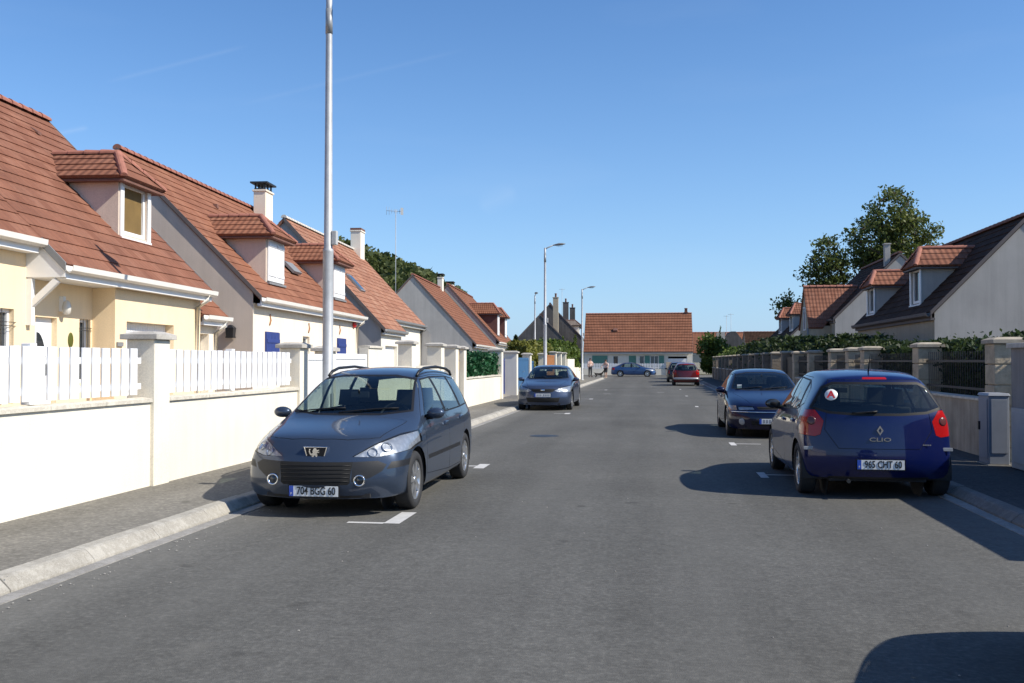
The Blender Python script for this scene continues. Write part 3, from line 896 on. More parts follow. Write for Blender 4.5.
HATCH = dict(L=3.99, fbulge=.38, rbulge=.24, cowl=.98, belt=.93, wheels=(.80, 3.375), r=.308, rarch=.350, seat_y=1.95, rseat_y=2.75,
    st=[(0, .80, .64, .52, .72, .74, .20, 1, 0), (.22, .83, .68, .56, .78, .81, .20, .7, 0), (.5, .85, .75, .60, .845, .88, .19, .35, 0), (.8, .858, .81, .66, .90, .94, .19, .1, 0),
        (1.08, .86, .855, .71, .95, 1.0, .18, 0, 0), (1.28, .86, .885, .72, 1.0, 1.13, .18, 0, 0), (1.65, .86, .905, .66, 1.21, 1.33, .18, 0, 0), (2.0, .86, .915, .59, 1.40, 1.455, .18, 0, 0),
        (2.4, .86, .925, .58, 1.455, 1.51, .18, 0, 0), (2.95, .86, .945, .575, 1.45, 1.505, .19, 0, 0), (3.35, .868, .965, .565, 1.415, 1.475, .20, 0, .1), (3.58, .862, .975, .555, 1.385, 1.44, .22, 0, .4), (3.72, .842, .98, .545, 1.36, 1.42, .24, 0, 1)],
    fprof=[(.18, .12), (.28, .03), (.4, .0), (.5, .01), (.62, .05), (.74, .14)],
    rprof=[(.2, 3.86), (.30, 3.95), (.42, 4.0), (.56, 4.0), (.64, 3.96), (.8, 3.945), (.98, 3.91), (1.1, 3.85), (1.44, 3.66)],
    doors=[[(1.26, .34), (2.30, .26), (2.34, .93), (2.28, 1.42), (2.0, 1.40), (1.28, .93)], [(2.305, .26), (2.92, .26), (3.16, .68), (3.20, .98), (3.05, 1.40), (2.29, 1.42)]],
    swin=[[(1.40, .945), (2.28, .965), (2.24, 1.395), (2.03, 1.375)], [(2.36, .967), (3.10, 1.0), (3.0, 1.37), (2.31, 1.395)], [(3.17, 1.02), (3.40, 1.08), (3.30, 1.27), (3.09, 1.35)]],
    wscreen=[(-.69, 1.02), (-.38, .985), (.38, .985), (.69, 1.02), (.565, 1.37), (.32, 1.42), (-.32, 1.42), (-.565, 1.37)],
    rglass=[(-.75, 1.045), (-.55, .985), (-.25, .965), (.25, .965), (.55, .985), (.75, 1.045), (.60, 1.30), (.48, 1.355), (-.48, 1.355), (-.60, 1.30)], rglass_y=3.5, rglassmat='glass',
    headlight=[(.36, .62), (.62, .60), (.84, .70), (.86, .84), (.78, .85), (.55, .74)],
    taillight=[[(.64, .74), (.70, .715), (.92, .74), (.92, .97), (.80, 1.03), (.69, 1.03), (.60, .90)]],
    tl_disc=[(.735, .90, .052, 'lamp_core')],
    grille=[[(-.35, .50), (.35, .50), (.30, .32), (-.30, .32)], [(-.3, .62), (.3, .62), (.28, .56), (-.28, .56)]], slats=[(-.33, .33, .45), (-.32, .32, .39)],
    rtrim=[[(-.56, .20), (.56, .20), (.56, .26), (-.56, .26)]],
    brake3=[[(-.14, 1.385), (.14, 1.385), (.13, 1.41), (-.13, 1.41)]],
    bonnet=[(-.64, .42), (-.5, .32), (-.3, .24), (0, .21), (.3, .24), (.5, .32), (.64, .42), (.68, .92), (.70, 1.02), (-.70, 1.02), (-.68, .92)],
    hatch=[(-.63, .585), (.63, .585), (.60, .80), (.765, 1.04), (.60, 1.32), (.52, 1.38), (-.52, 1.38), (-.60, 1.32), (-.765, 1.04), (-.60, .80)], hatch_y=3.45,
    mirror=(1.48, .98), handles=[(2.16, .83), (3.02, .86)], wipers=[(-.62, -.05), (-.1, .5)], wiper_z=1.0, rwiper=(.02, 1.01, .30, .99), spokes=5, mirror_paint=False)

LIFT = dict(L=4.51, fbulge=.42, rbulge=.2, cowl=1.32, belt=.90, wheels=(.95, 3.62), r=.308, rarch=.348, seat_y=2.35, rseat_y=3.15,
    st=[(0, .83, .60, .60, .655, .67, .19, 1, 0), (.24, .855, .64, .64, .71, .73, .19, .7, 0), (.55, .872, .72, .66, .785, .81, .19, .35, 0), (.95, .88, .79, .68, .85, .88, .19, .1, 0),
        (1.34, .882, .84, .74, .90, .95, .18, 0, 0), (1.56, .882, .865, .745, .95, 1.07, .18, 0, 0), (1.9, .882, .885, .68, 1.14, 1.26, .18, 0, 0), (2.2, .882, .89, .60, 1.315, 1.37, .18, 0, 0),
        (2.6, .882, .895, .58, 1.38, 1.435, .18, 0, 0), (3.15, .88, .905, .58, 1.365, 1.42, .19, 0, 0), (3.6, .87, .91, .62, 1.22, 1.31, .20, 0, .1), (4.0, .855, .91, .68, 1.03, 1.12, .22, 0, .3), (4.22, .845, .90, .70, .965, 1.0, .24, 0, .6), (4.38, .83, .87, .68, .94, .96, .24, 0, 1)],
    fprof=[(.18, .08), (.3, .0), (.45, .0), (.52, .03), (.6, .06), (.68, .12)],
    rprof=[(.2, 4.42), (.35, 4.5), (.55, 4.51), (.65, 4.47), (.98, 4.40)],
    doors=[[(1.45, .32), (2.58, .26), (2.62, .90), (2.55, 1.34), (2.2, 1.31), (1.55, .92)], [(2.585, .26), (3.2, .26), (3.45, .68), (3.5, .93), (3.3, 1.27), (2.56, 1.345)]],
    swin=[[(1.68, .905), (2.56, .915), (2.52, 1.315), (2.24, 1.295)], [(2.64, .917), (3.44, .93), (3.22, 1.265), (2.59, 1.315)], [(3.52, .935), (3.82, .95), (3.45, 1.19), (3.34, 1.23)]],
    wscreen=[(-.70, .99), (-.38, .955), (.38, .955), (.70, .99), (.57, 1.30), (.32, 1.35), (-.32, 1.35), (-.57, 1.30)],
    rglass=[(-.62, 1.0), (.62, 1.0), (.55, 1.28), (-.55, 1.28)], rglass_y=3.2,
    headlight=[(.34, .595), (.66, .575), (.68, .665), (.38, .665)],
    taillight=[[(.52, .68), (.9, .68), (.9, .85), (.52, .85)]],
    indicator=[[(.685, .575), (.90, .58), (.90, .67), (.70, .668)]], indmat='lamp_amber',
    grille=[[(-.30, .655), (.30, .655), (.27, .60), (-.27, .60)], [(-.42, .37), (.42, .37), (.40, .27), (-.40, .27)]], slats=[(-.28, .28, .63), (-.40, .40, .32)],
    bonnet=[(-.66, .42), (-.5, .30), (-.3, .22), (0, .19), (.3, .22), (.5, .30), (.66, .42), (.68, 1.2), (.72, 1.34), (-.72, 1.34), (-.68, 1.2)],
    mirror=(1.74, .94), handles=[(2.44, .80), (3.32, .82)], wipers=[(-.62, -.05), (-.1, .5)], wiper_z=.97, spokes=6)

SEDAN = dict(L=4.68, fbulge=.42, rbulge=.2, cowl=1.22, belt=.93, wheels=(.93, 3.66), r=.315, rarch=.352, seat_y=2.3, rseat_y=3.15,
    st=[(0, .85, .66, .58, .725, .745, .19, 1, 0), (.25, .875, .70, .62, .79, .815, .19, .7, 0), (.55, .892, .77, .66, .85, .88, .19, .35, 0), (.9, .90, .82, .69, .90, .93, .19, .1, 0),
        (1.25, .90, .865, .745, .94, .99, .18, 0, 0), (1.46, .90, .89, .75, .99, 1.11, .18, 0, 0), (1.85, .90, .91, .68, 1.19, 1.31, .18, 0, 0), (2.2, .90, .92, .60, 1.365, 1.42, .18, 0, 0),
        (2.6, .90, .925, .585, 1.42, 1.475, .18, 0, 0), (3.1, .90, .935, .58, 1.41, 1.465, .19, 0, 0), (3.5, .892, .94, .61, 1.30, 1.38, .20, 0, 0), (3.95, .88, .94, .68, 1.06, 1.13, .22, 0, .2), (4.25, .865, .93, .69, 1.0, 1.03, .24, 0, .5), (4.52, .845, .90, .67, .985, 1.01, .24, 0, 1)],
    fprof=[(.18, .08), (.3, .0), (.45, .0), (.55, .04), (.65, .07), (.75, .14)],
    rprof=[(.2, 4.58), (.35, 4.67), (.55, 4.68), (.65, 4.63), (1.0, 4.55)],
    doors=[[(1.40, .32), (2.55, .26), (2.59, .93), (2.53, 1.39), (2.2, 1.36), (1.46, .95)], [(2.555, .26), (3.22, .26), (3.48, .70), (3.54, .96), (3.30, 1.35), (2.54, 1.395)]],
    swin=[[(1.60, .94), (2.53, .95), (2.49, 1.365), (2.22, 1.345)], [(2.61, .952), (3.48, .97), (3.22, 1.335), (2.56, 1.365)], [(3.55, .975), (3.75, .98), (3.42, 1.27), (3.33, 1.31)]],
    wscreen=[(-.71, 1.03), (-.38, .995), (.38, .995), (.71, 1.03), (.575, 1.35), (.32, 1.40), (-.32, 1.40), (-.575, 1.35)],
    rglass=[(-.62, 1.06), (.62, 1.06), (.55, 1.34), (-.55, 1.34)], rglass_y=3.2,
    headlight=[(.36, .64), (.50, .60), (.88, .60), (.90, .80), (.80, .81), (.52, .74)],
    taillight=[[(.55, .70), (.9, .70), (.9, .92), (.60, .92)]],
    grille=[[(-.40, .70), (.40, .70), (.33, .61), (.22, .585), (-.22, .585), (-.33, .61)], [(-.55, .42), (.55, .42), (.50, .27), (-.50, .27)]], slats=[(-.36, .36, .66), (-.34, .34, .63), (-.5, .5, .34)],
    bonnet=[(-.66, .42), (-.5, .31), (-.3, .23), (0, .20), (.3, .23), (.5, .31), (.66, .42), (.70, 1.12), (.73, 1.25), (-.73, 1.25), (-.70, 1.12)],
    mirror=(1.68, .97), handles=[(2.4, .83), (3.36, .85)], wipers=[(-.62, -.05), (-.1, .5)], wiper_z=1.01, spokes=6)
# ------------------------------------------------------------------ buildings
def roof_slope(mb, a, b, up, S, dl=0., dr=0., course=.31, lift=.021, thick=.09, off=0.):
    a, b, up = Vector(a), Vector(b), Vector(up).normalized()
    e = (b - a); W = e.length; e.normalize()
    n = e.cross(up)
    if n.z < 0: n = -n
    N = max(1, round(S / course)); c = S / N
    def Lp(s): return a + up * s + e * (dl * s)
    def Rp(s): return b + up * s - e * (dr * s)
    for i in range(N):
        s0, s1 = i * c, (i + 1) * c
        p = [Lp(s0) + n * lift, Rp(s0) + n * lift, Rp(s1) + n * .002, Lp(s1) + n * .002]
        u0, u1 = off + dl * s0, off + W - dr * s0
        u2, u3 = off + W - dr * s1, off + dl * s1
        if (p[2] - p[3]).length < 1e-4 or u3 >= u2 - 1e-4:
            mb.face(p[:3], [(u0, s0), (u1, s0), ((u2 + u3) / 2, s1)])
        else:
            mb.face(p, [(u0, s0), (u1, s0), (u2, s1), (u3, s1)])
        mb.face([Lp(s0) - n * .004, Rp(s0) - n * .004, Rp(s0) + n * lift, Lp(s0) + n * lift], [(u0, s0), (u1, s0), (u1, s0 + .02), (u0, s0 + .02)])
    q = [Lp(0), Rp(0), Rp(S), Lp(S)]
    lo = [p - n * thick for p in q]
    if (q[2] - q[3]).length < 1e-3: q, lo = q[:3], lo[:3]
    mb.face(lo[::-1], [(0, 0)] * len(lo))
    k = len(q)
    for i in range(k):
        j = (i + 1) % k
        if i == 0 or (q[i] - q[j]).length < 1e-3: continue
        mb.face([lo[i], lo[j], q[j] + n * .002, q[i] + n * .002], [(0, 0), (1, 0), (1, .1), (0, .1)])
    mb.face([lo[0], lo[1], q[1] - n * .004, q[0] - n * .004], [(0, 0), (1, 0), (1, .1), (0, .1)])

def ridge_run(mb, p0, p1, r=.11, step=.38):
    p0, p1 = Vector(p0), Vector(p1); d = p1 - p0; N = max(1, round(d.length / step)); d /= N
    t = d.normalized(); sd = t.cross(Vector((0, 0, 1))).normalized(); up = sd.cross(t)
    for i in range(N):
        A = p0 + d * i; B = A + d * 1.06
        v = []
        for P, rr in ((A, r * 1.12), (B, r * .88)):
            for k in range(8):
                a = -.25 + (math.pi + .5) * k / 7
                v.append(P + sd * (rr * math.cos(a)) + up * (rr * math.sin(a) * .85 - .03))
        f = [(k, k + 1, 8 + k + 1, 8 + k) for k in range(7)] + [tuple(range(8)), tuple(range(8, 16))[::-1]]
        mb.raw([tuple(q) for q in v], f)

def wall_x(mb, x, y0, y1, z0, z1, holes=(), depth=.2):
    """front wall in the plane x facing +x, with openings and their reveals"""
    ys = sorted({y0, y1} | {h[0] for h in holes} | {h[1] for h in holes})
    zs = sorted({z0, z1} | {h[2] for h in holes} | {h[3] for h in holes})
    for a, b in zip(ys, ys[1:]):
        for c, d in zip(zs, zs[1:]):
            cy, cz = (a + b) / 2, (c + d) / 2
            if any(h[0] < cy < h[1] and h[2] < cz < h[3] for h in holes): continue
            mb.face([(x, a, c), (x, b, c), (x, b, d), (x, a, d)])
    for (a, b, c, d) in holes:
        xb = x - depth
        mb.face([(x, a, c), (xb, a, c), (xb, a, d), (x, a, d)]); mb.face([(x, b, c), (xb, b, c), (xb, b, d), (x, b, d)])
        mb.face([(x, a, d), (xb, a, d), (xb, b, d), (x, b, d)]); mb.face([(x, a, c), (xb, a, c), (xb, b, c), (x, b, c)])

def window(parent, x, y0, y1, z0, z1, frame=.06, mull=True, mat=None, pane='pane', name='window', curtain=None):
    m = MB()
    m.box(x - .05, x + .02, y0, y0 + frame, z0, z1); m.box(x - .05, x + .02, y1 - frame, y1, z0, z1)
    m.box(x - .05, x + .02, y0 + frame, y1 - frame, z0, z0 + frame); m.box(x - .05, x + .02, y0 + frame, y1 - frame, z1 - frame, z1)
    if mull: m.box(x - .04, x + .012, (y0 + y1) / 2 - .03, (y0 + y1) / 2 + .03, z0 + frame, z1 - frame)
    o = m.build(name, mat or M['white'], parent, .006)
    MB().box(x - .035, x - .022, y0 + frame * .6, y1 - frame * .6, z0 + frame * .6, z1 - frame * .6).build('pane', M[curtain or pane], o)
    return o

def shutter(parent, x, y0, y1, z0, z1, mat, label=None):
    m = MB(); m.box(x, x + .035, y0, y1, z0, z1)
    n = max(2, round((y1 - y0) / .11)); w = (y1 - y0) / n
    for k in range(n): m.box(x + .035, x + .042, y0 + k * w + .004, y0 + (k + 1) * w - .004, z0 + .01, z1 - .01)
    for f in (.16, .84):
        zz = lerp(z0, z1, f); m.box(x + .042, x + .062, y0 + .03, y1 - .03, zz - .045, zz + .045)
    return m.build('shutter', mat, parent, .004)

def gutter(parent, x, z, y0, y1, mat, pipes=(), zb=.15, fascia='white_pvc', fx=-.12):
    m = MB()
    prof = [(x - .01, z - .02), (x + .0, z - .09), (x + .05, z - .125), (x + .10, z - .09), (x + .115, z - .01), (x + .125, z - .01), (x + .112, z - .10), (x + .05, z - .14), (x - .012, z - .10), (x - .02, z - .02)]
    m.prism([(a, b) for a, b in prof], 1, y0, y1)
    o = m.build('gutter', mat, parent)
    f = MB(); f.box(x + fx - .02, x - .025, y0 + .04, y1 - .04, z - .235, z - .165); f.box(x - .06, x - .022, y0 + .03, y1 - .03, z - .165, z + .005)
    f.build('fascia', M[fascia], o)
    for (py, xw) in pipes:
        MB().tube([(x + .05, py, z - .12), (x + .05, py, z - .22), (xw + .06, py, z - .40), (xw + .06, py, zb)], .045, 10).build('downpipe', mat, o)
    return o

def dormer(root, ze, k, y0, y1, xf, ztop, zr, wallm, tile, ridgem, win=(.1, .1), kind='window', cheek=None, o_=.24, fo=.30, hip=.72, soff='verge'):
    def xr(z): return -(z - ze) / k
    zf = ze - k * xf
    m = MB()
    for y, s in ((y0, 1), (y1, -1)):
        m.face([(xf, y, zf - .1), (xf, y, ztop), (xr(ztop) - .1, y, ztop)])
    wy0, wy1, wz0, wz1 = y0 + win[0], y1 - win[1], zf + .06, ztop - .09
    wall_x(m, xf, y0, y1, zf - .1, ztop, [(wy0, wy1, wz0, wz1)], .1)
    d = m.build('dormer', wallm, root)
    ze_d = ztop - .04; hw = (y1 - y0) / 2 + o_; yc = (y0 + y1) / 2; rise = zr - ze_d; S = math.hypot(hw, rise)
    xe = xf + fo; back = xr(ze_d); rr = MB()
    for s in (-1, 1):
        a = (xe, yc + s * hw, ze_d); b = (back, yc + s * hw, ze_d)
        roof_slope(rr, a, b, (0, -s * hw / S, rise / S), S, hip / S, -(rise / k) / S, .30, .024, .05)
    S2 = math.hypot(hip, rise)
    roof_slope(rr, (xe, yc - hw, ze_d), (xe, yc + hw, ze_d), (-hip / S2, 0, rise / S2), S2, hw / S2, hw / S2, .30, .024, .05)
    ro = rr.build('dormer_roof', tile, d, recalc=False)
    g = MB(); pk = (xe - hip, yc, zr + .03)
    ridge_run(g, (xr(zr) + .05, yc, zr + .03), pk, .09, .33); ridge_run(g, pk, (xe, yc - hw, ze_d + .04), .08, .33); ridge_run(g, pk, (xe, yc + hw, ze_d + .04), .08, .33)
    g.build('ridge_tile', ridgem, d, recalc=False)
    sf = MB()
    sf.box(xf + .004, xe - .02, yc - hw + .02, yc + hw - .02, ze_d - .10, ze_d - .055)
    for s in (-1, 1):
        sf.prism([(xf, ze_d - .10), (xf, ze_d - .055), (back + .02, ze_d - .055), (back + .06, ze_d - .10)], 1, *sorted((yc + s * ((y1 - y0) / 2 + .004), yc + s * (hw - .02))))
    sf.build('soffit', M[soff], d)
    if kind == 'window':
        fr = MB(); w = .14
        fr.box(xf + .003, xf + .035, wy0 - w, wy0 - .002, wz0 - .05, wz1 + .07); fr.box(xf + .003, xf + .035, wy1 + .002, wy1 + w, wz0 - .05, wz1 + .07)
        fr.box(xf + .003, xf + .035, wy0 - .002, wy1 + .002, wz1 + .002, wz1 + .07); fr.box(xf + .003, xf + .06, wy0 - w, wy1 + w, wz0 - .11, wz0 - .052)
        fr.build('window_surround', M['white'], d, .005)
        window(d, xf - .06, wy0, wy1, wz0, wz1, .085, False, curtain=cheek or 'pane')
    elif kind == 'shutter':
        shutter(d, xf + .01, wy0 - .02, (wy0 + wy1) / 2 - .01, wz0, wz1, M['white']); shutter(d, xf + .01, (wy0 + wy1) / 2 + .01, wy1 + .02, wz0, wz1, M['white'])
        MB().box(xf + .003, xf + .10, wy0 - .08, wy1 + .08, wz0 - .09, wz0 - .03).build('sill', M['zinc'], d)
    return d

def chimney(parent, x0, x1, y0, y1, z0, z1, mat, top='frame'):
    m = MB().box(x0, x1, y0, y1, z0, z1); m.box(x0 - .04, x1 + .04, y0 - .04, y1 + .04, z1, z1 + .07)
    c = m.build('chimney', mat, parent, .01)
    if top == 'frame':
        f = MB(); z = z1 + .07
        f.box(x0 + .02, x1 - .02, y0 + .02, y1 - .02, z, z + .05)
        for a in (x0 + .03, x1 - .08):
            for b in (y0 + .03, (y0 + y1) / 2 - .025, y1 - .08): f.box(a, a + .05, b, b + .05, z + .05, z + .22)
        f.box(x0 - .10, x1 + .10, y0 - .10, y1 + .10, z + .22, z + .28)
        f.build('chimney_cowl', M['black_iron'], c)
    elif top == 'clay':
        f = MB(); z = z1 + .07
        f.box(x0 - .02, x1 + .02, y0 - .02, y1 + .02, z, z + .12); f.build('chimney_cowl', M['ridge_dark'], c)
    elif top == 'pot':
        f = MB(); z = z1 + .07
        for t in (.3, .7):
            f.lathe([(.11, z), (.09, z + .35), (.12, z + .38), (.12, z + .45), (.0005, z + .46)], 2, ((x0 + x1) / 2, lerp(y0, y1, t), 0), 10)
        f.build('chimney_pot', M['ridge_dark'], c)
    return c

def gable_house(name, label, loc, rz, Lh, hd, ze, k, wallm, gablem, tile, ridgem, group=None, lift=.021, fascia='white_pvc', xw=-.25, holes=(), y_over=.05, zb=0., gut='gut_white', pipes=(), rake='verge', front=True, course=.33, gutters=True):
    """gabled house: front eave line at local x = 0, z = ze; roof rises towards -x; gables at y = 0 and y = Lh"""
    root = thing(name, label, 'house', loc, R(rz), group)
    zr = ze + k * hd; xb = -2 * hd
    m = MB()
    if front: wall_x(m, xw, 0, Lh, zb, ze - .15, holes)
    w = m.build('front_wall', wallm, root) if m.f else None
    MB().face([(xb - xw, 0, zb), (xb - xw, Lh, zb), (xb - xw, Lh, ze - .1), (xb - xw, 0, ze - .1)]).build('rear_wall', wallm, root)
    for y in (0, Lh):
        g = MB()
        ztop = lambda x: ze + k * (hd - abs(x + hd)) - .08
        g.face([(xw, y, zb), (xb - xw, y, zb), (xb - xw, y, ztop(xb - xw)), (-hd, y, zr - .08), (xw, y, ztop(xw))])
        g.build('gable_wall', gablem, root)
    S = math.hypot(hd, k * hd); r = MB()
    roof_slope(r, (0, -y_over, ze), (0, Lh + y_over, ze), (-hd / S, 0, k * hd / S), S, course=course, lift=lift)
    roof_slope(r, (xb, -y_over, ze), (xb, Lh + y_over, ze), (hd / S, 0, k * hd / S), S, course=course)
    ro = r.build('roof', tile, root, recalc=False)
    rg = MB(); ridge_run(rg, (-hd, -y_over, zr + .05), (-hd, Lh + y_over, zr + .05)); rg.build('ridge_tile', ridgem, ro, recalc=False)
    if rake:
        for y in (-y_over - .012, Lh + y_over - .012):
            for s in (0, 1):
                v = MB()
                x0 = 0 if s == 0 else xb
                v.raw([(x0, y, ze - .10), (x0, y + .024, ze - .10), (-hd, y + .024, zr - .10), (-hd, y, zr - .10), (x0, y, ze + .035), (x0, y + .024, ze + .035), (-hd, y + .024, zr + .035), (-hd, y, zr + .035)],
                      [(0, 1, 2, 3), (4, 5, 6, 7), (0, 1, 5, 4), (1, 2, 6, 5), (2, 3, 7, 6), (3, 0, 4, 7)])
                v.build('verge_board', M[rake], ro)
    if gutters: gutter(root, .01, ze, -y_over, Lh + y_over, M[gut], pipes, fascia=fascia)
    return root, w, ro

ROT = 3.7
# ---- house A: pale yellow, recessed porch, garage under the lower eave, one big dormer
def house_a():
    root = thing('house', 'pale yellow house with recessed porch and one open dormer window, nearest on the left', 'house', (-9.673, 14.6, 0), R(ROT), 'rendered houses along the street')
    ze, k, hd = 3.21, 1.0, 4.05; zr = ze + hd; xb = -2 * hd
    m = MB()
    wall_x(m, -.25, 2.07, 6.0, 0, ze - .16, [(2.52, 4.61, .0, 2.37)], .22)
    m.face([(-.25, 2.07, 0), (-.7, 2.07, 0), (-.7, 2.07, ze - .16), (-.25, 2.07, ze - .16)])
    wall_x(m, -.7, -9, 2.07, 0, 3.75, [(-1.5, -.38, .9, 2.45), (.22, .88, .1, 2.36), (1.62, 2.0, 1.2, 2.38)], .16)
    w = m.build('front_wall', M['cream'], root)
    MB().face([(xb + .3, -9, 0), (xb + .3, 6, 0), (xb + .3, 6, ze), (xb + .3, -9, ze)]).build('rear_wall', M['cream'], root)
    for y in (-9, 6): MB().face([(-.25, y, 0), (xb + .3, y, 0), (xb + .3, y, ze + .2), (-hd, y, zr - .08), (-.25, y, ze + .17)]).build('gable_wall', M['pink_rend'], root)
    u = Vector((-1, 0, 1)).normalized(); S = hd * math.sqrt(2); r = MB()
    s0 = .42 * math.sqrt(2)
    roof_slope(r, (0, -.06, ze), (0, 6.12, ze), u, S, off=9.06)
    roof_slope(r, (-.42, -9.1, ze + .42), (-.42, -.06, ze + .42), u, S - s0)
    roof_slope(r, (xb, -9.1, ze), (xb, 6.12, ze), (1, 0, 1), S)
    ro = r.build('roof', M['tile_red'], root, recalc=False)
    rg = MB(); ridge_run(rg, (-hd, -9.1, zr + .05), (-hd, 6.12, zr + .05)); rg.build('ridge_tile', M['ridge'], ro, recalc=False)
    for (x0, y) in ((0, 6.11), (0, -.085)):
        v = MB()
        x1 = -hd if y > 0 else -.42
        v.raw([(x0, y, ze - .12), (x0, y + .025, ze - .12), (x1, y + .025, ze - x1 - .12), (x1, y, ze - x1 - .12), (x0, y, ze + .035), (x0, y + .025, ze + .035), (x1, y + .025, ze - x1 + .035), (x1, y, ze - x1 + .035)],
              [(0, 1, 2, 3), (4, 5, 6, 7), (0, 1, 5, 4), (1, 2, 6, 5), (2, 3, 7, 6), (3, 0, 4, 7)])
        v.build('verge_board', M['zinc'], ro)
    for (x, y) in ((-3.2, 2.6), (-2.3, 1.0), (-3.4, 4.6), (-1.6, 5.6)):
        z = ze - x; vent = MB(); vent.raw([(x + .09, y - .07, z - .05), (x + .09, y + .07, z - .05), (x - .1, y + .07, z + .12), (x - .1, y - .07, z + .12), (x + .09, y - .06, z + .0), (x + .09, y + .06, z + .0)], [(0, 1, 5, 4), (4, 5, 2, 3), (0, 4, 3), (1, 2, 5)])
        vent.build('vent_tile', M['ridge_dark'], ro)
    # porch: side cheek, soffit, brace
    c = MB(); c.prism([(-.02, 3.0), (-.70, 3.0), (-.70, 3.80), (-.42, 3.56), (-.02, 3.14)], 1, -.06, -.02)
    po = c.build('porch_cheek', M['white'], root)
    MB().box(-.69, -.02, -.02, 2.06, 2.985, 3.03).build('porch_soffit', M['white'], po)
    b = MB(); b.raw([(-.69, -.05, 2.42), (-.69, .03, 2.42), (-.69, .03, 2.56), (-.69, -.05, 2.56), (-.14, -.05, 2.92), (-.14, .03, 2.92), (-.22, .03, 2.985), (-.22, -.05, 2.985)], [(0, 1, 2, 3), (4, 5, 6, 7), (0, 1, 5, 4), (1, 2, 6, 5), (2, 3, 7, 6), (3, 0, 4, 7)])
    b.box(-.70, -.60, -.058, .038, 2.2, 2.98); b.build('porch_brace', M['white'], po)
    gutter(root, .01, ze, -.06, 6.12, M['gut_white'], [(5.72, -.25)])
    gutter(root, -.41, ze + .42, -9.1, -.10, M['gut_white'], fx=-.25)
    # door with quarter-round light
    d = MB(); d.box(-.86, -.80, .22, .88, .1, 2.36)
    d.box(-.80, -.79, .28, .82, .2, .9)
    do = d.build('front_door', M['white'], root, .006)
    p = [(.42, 1.35)] + [(.42 + .30 * math.sin(a), 1.35 + .75 * math.cos(a)) for a in [math.pi / 2 * i / 8 for i in range(9)]]
    MB().prism(p, 0, -.80, -.785).build('door_light', M['pane'], do)
    MB().tube([(-.79, .30, 1.05), (-.74, .30, 1.05), (-.74, .42, 1.05)], .012, 6).build('handle', M['chrome'], do)
    window(root, -.80, -1.5, -.38, .9, 2.45); window(root, -.80, 1.62, 2.0, 1.2, 2.38, mull=False)
    for y0, y1, z0, z1 in ((-1.5, -.38, .9, 2.45), (1.62, 2.0, 1.2, 2.38)):
        ir = MB()
        for t in (.3, .7):
            y = lerp(y0, y1, t); ir.tube([(-.69, y, z0), (-.66, y - .03, lerp(z0, z1, .5)), (-.69, y, z1)], .007, 6)
        for zz in (.82, .86): ir.tube([(-.68, y0 - .02, lerp(z0, z1, zz)), (-.68, y1 + .02, lerp(z0, z1, zz))], .007, 6)
        ir.build('window_bars', M['black_iron'], root)
    ga = MB(); ga.box(-.50, -.44, 2.52, 4.61, 0, 2.37)
    for i in range(20): ga.box(-.44, -.432, 2.53 + i * .104, 2.62 + i * .104, .03, 2.35)
    ga.build('garage_door', M['white'], root)
    lm = MB(); lm.lathe([(.02, .13), (.06, .09), (.078, 0), (.065, -.10), (.02, -.13)], 2, (-.58, .98, 2.55), 14)
    lo = lm.build('wall_lamp', M['opal'], root); MB().box(-.70, -.62, .94, 1.02, 2.48, 2.75).build('lamp_bracket', M['white'], lo)
    pl = MB(); pl.ellipsoid((-.695, 1.32, 1.98), (.02, .09, .14), 12, 8); pl.build('house_plaque', M['leaf_yellow'], root)
    MB().box(-.245, -.215, 2.12, 2.34, 1.88, 1.96).build('letter_slot', M['zinc'], root)
    dormer(root, ze, k, 3.55, 5.02, -.97, 5.42, 6.05, M['pink_rend'], M['tile_red'], M['ridge'], win=(.19, .22), cheek='curtain_dimmed', soff='ridge_dark', fo=.22, o_=.2, hip=.62)
    return root
house_a()

# ---- low link building between house A and house B
def link_ab():
    root = thing('lean_to', 'low yellow annexe with a small red tiled roof between the first two houses', 'outbuilding', (-9.673, 14.6, 0), R(ROT))
    m = MB(); wall_x(m, -.45, 6.02, 7.5, 0, 2.55, [(6.35, 6.98, .1, 2.25)], .2); m.build('front_wall', M['cream2'], root)
    MB().box(-.75, -.66, 6.35, 6.98, .1, 2.25).build('door', M['white'], root)
    r = MB(); roof_slope(r, (-.22, 6.02, 2.68), (-.22, 7.62, 2.68), (-1, 0, 1), 2.6); r.build('roof', M['tile_orange'], root, recalc=False)
    g = MB(); g.face([(-.45, 7.5, 0), (-2.2, 7.5, 0), (-2.2, 7.5, 4.5), (-.45, 7.5, 2.8)]); g.build('side_wall', M['cream2'], root)
    gutter(root, -.21, 2.68, 6.14, 7.62, M['gut_white'], [(7.3, -.45)])
link_ab()

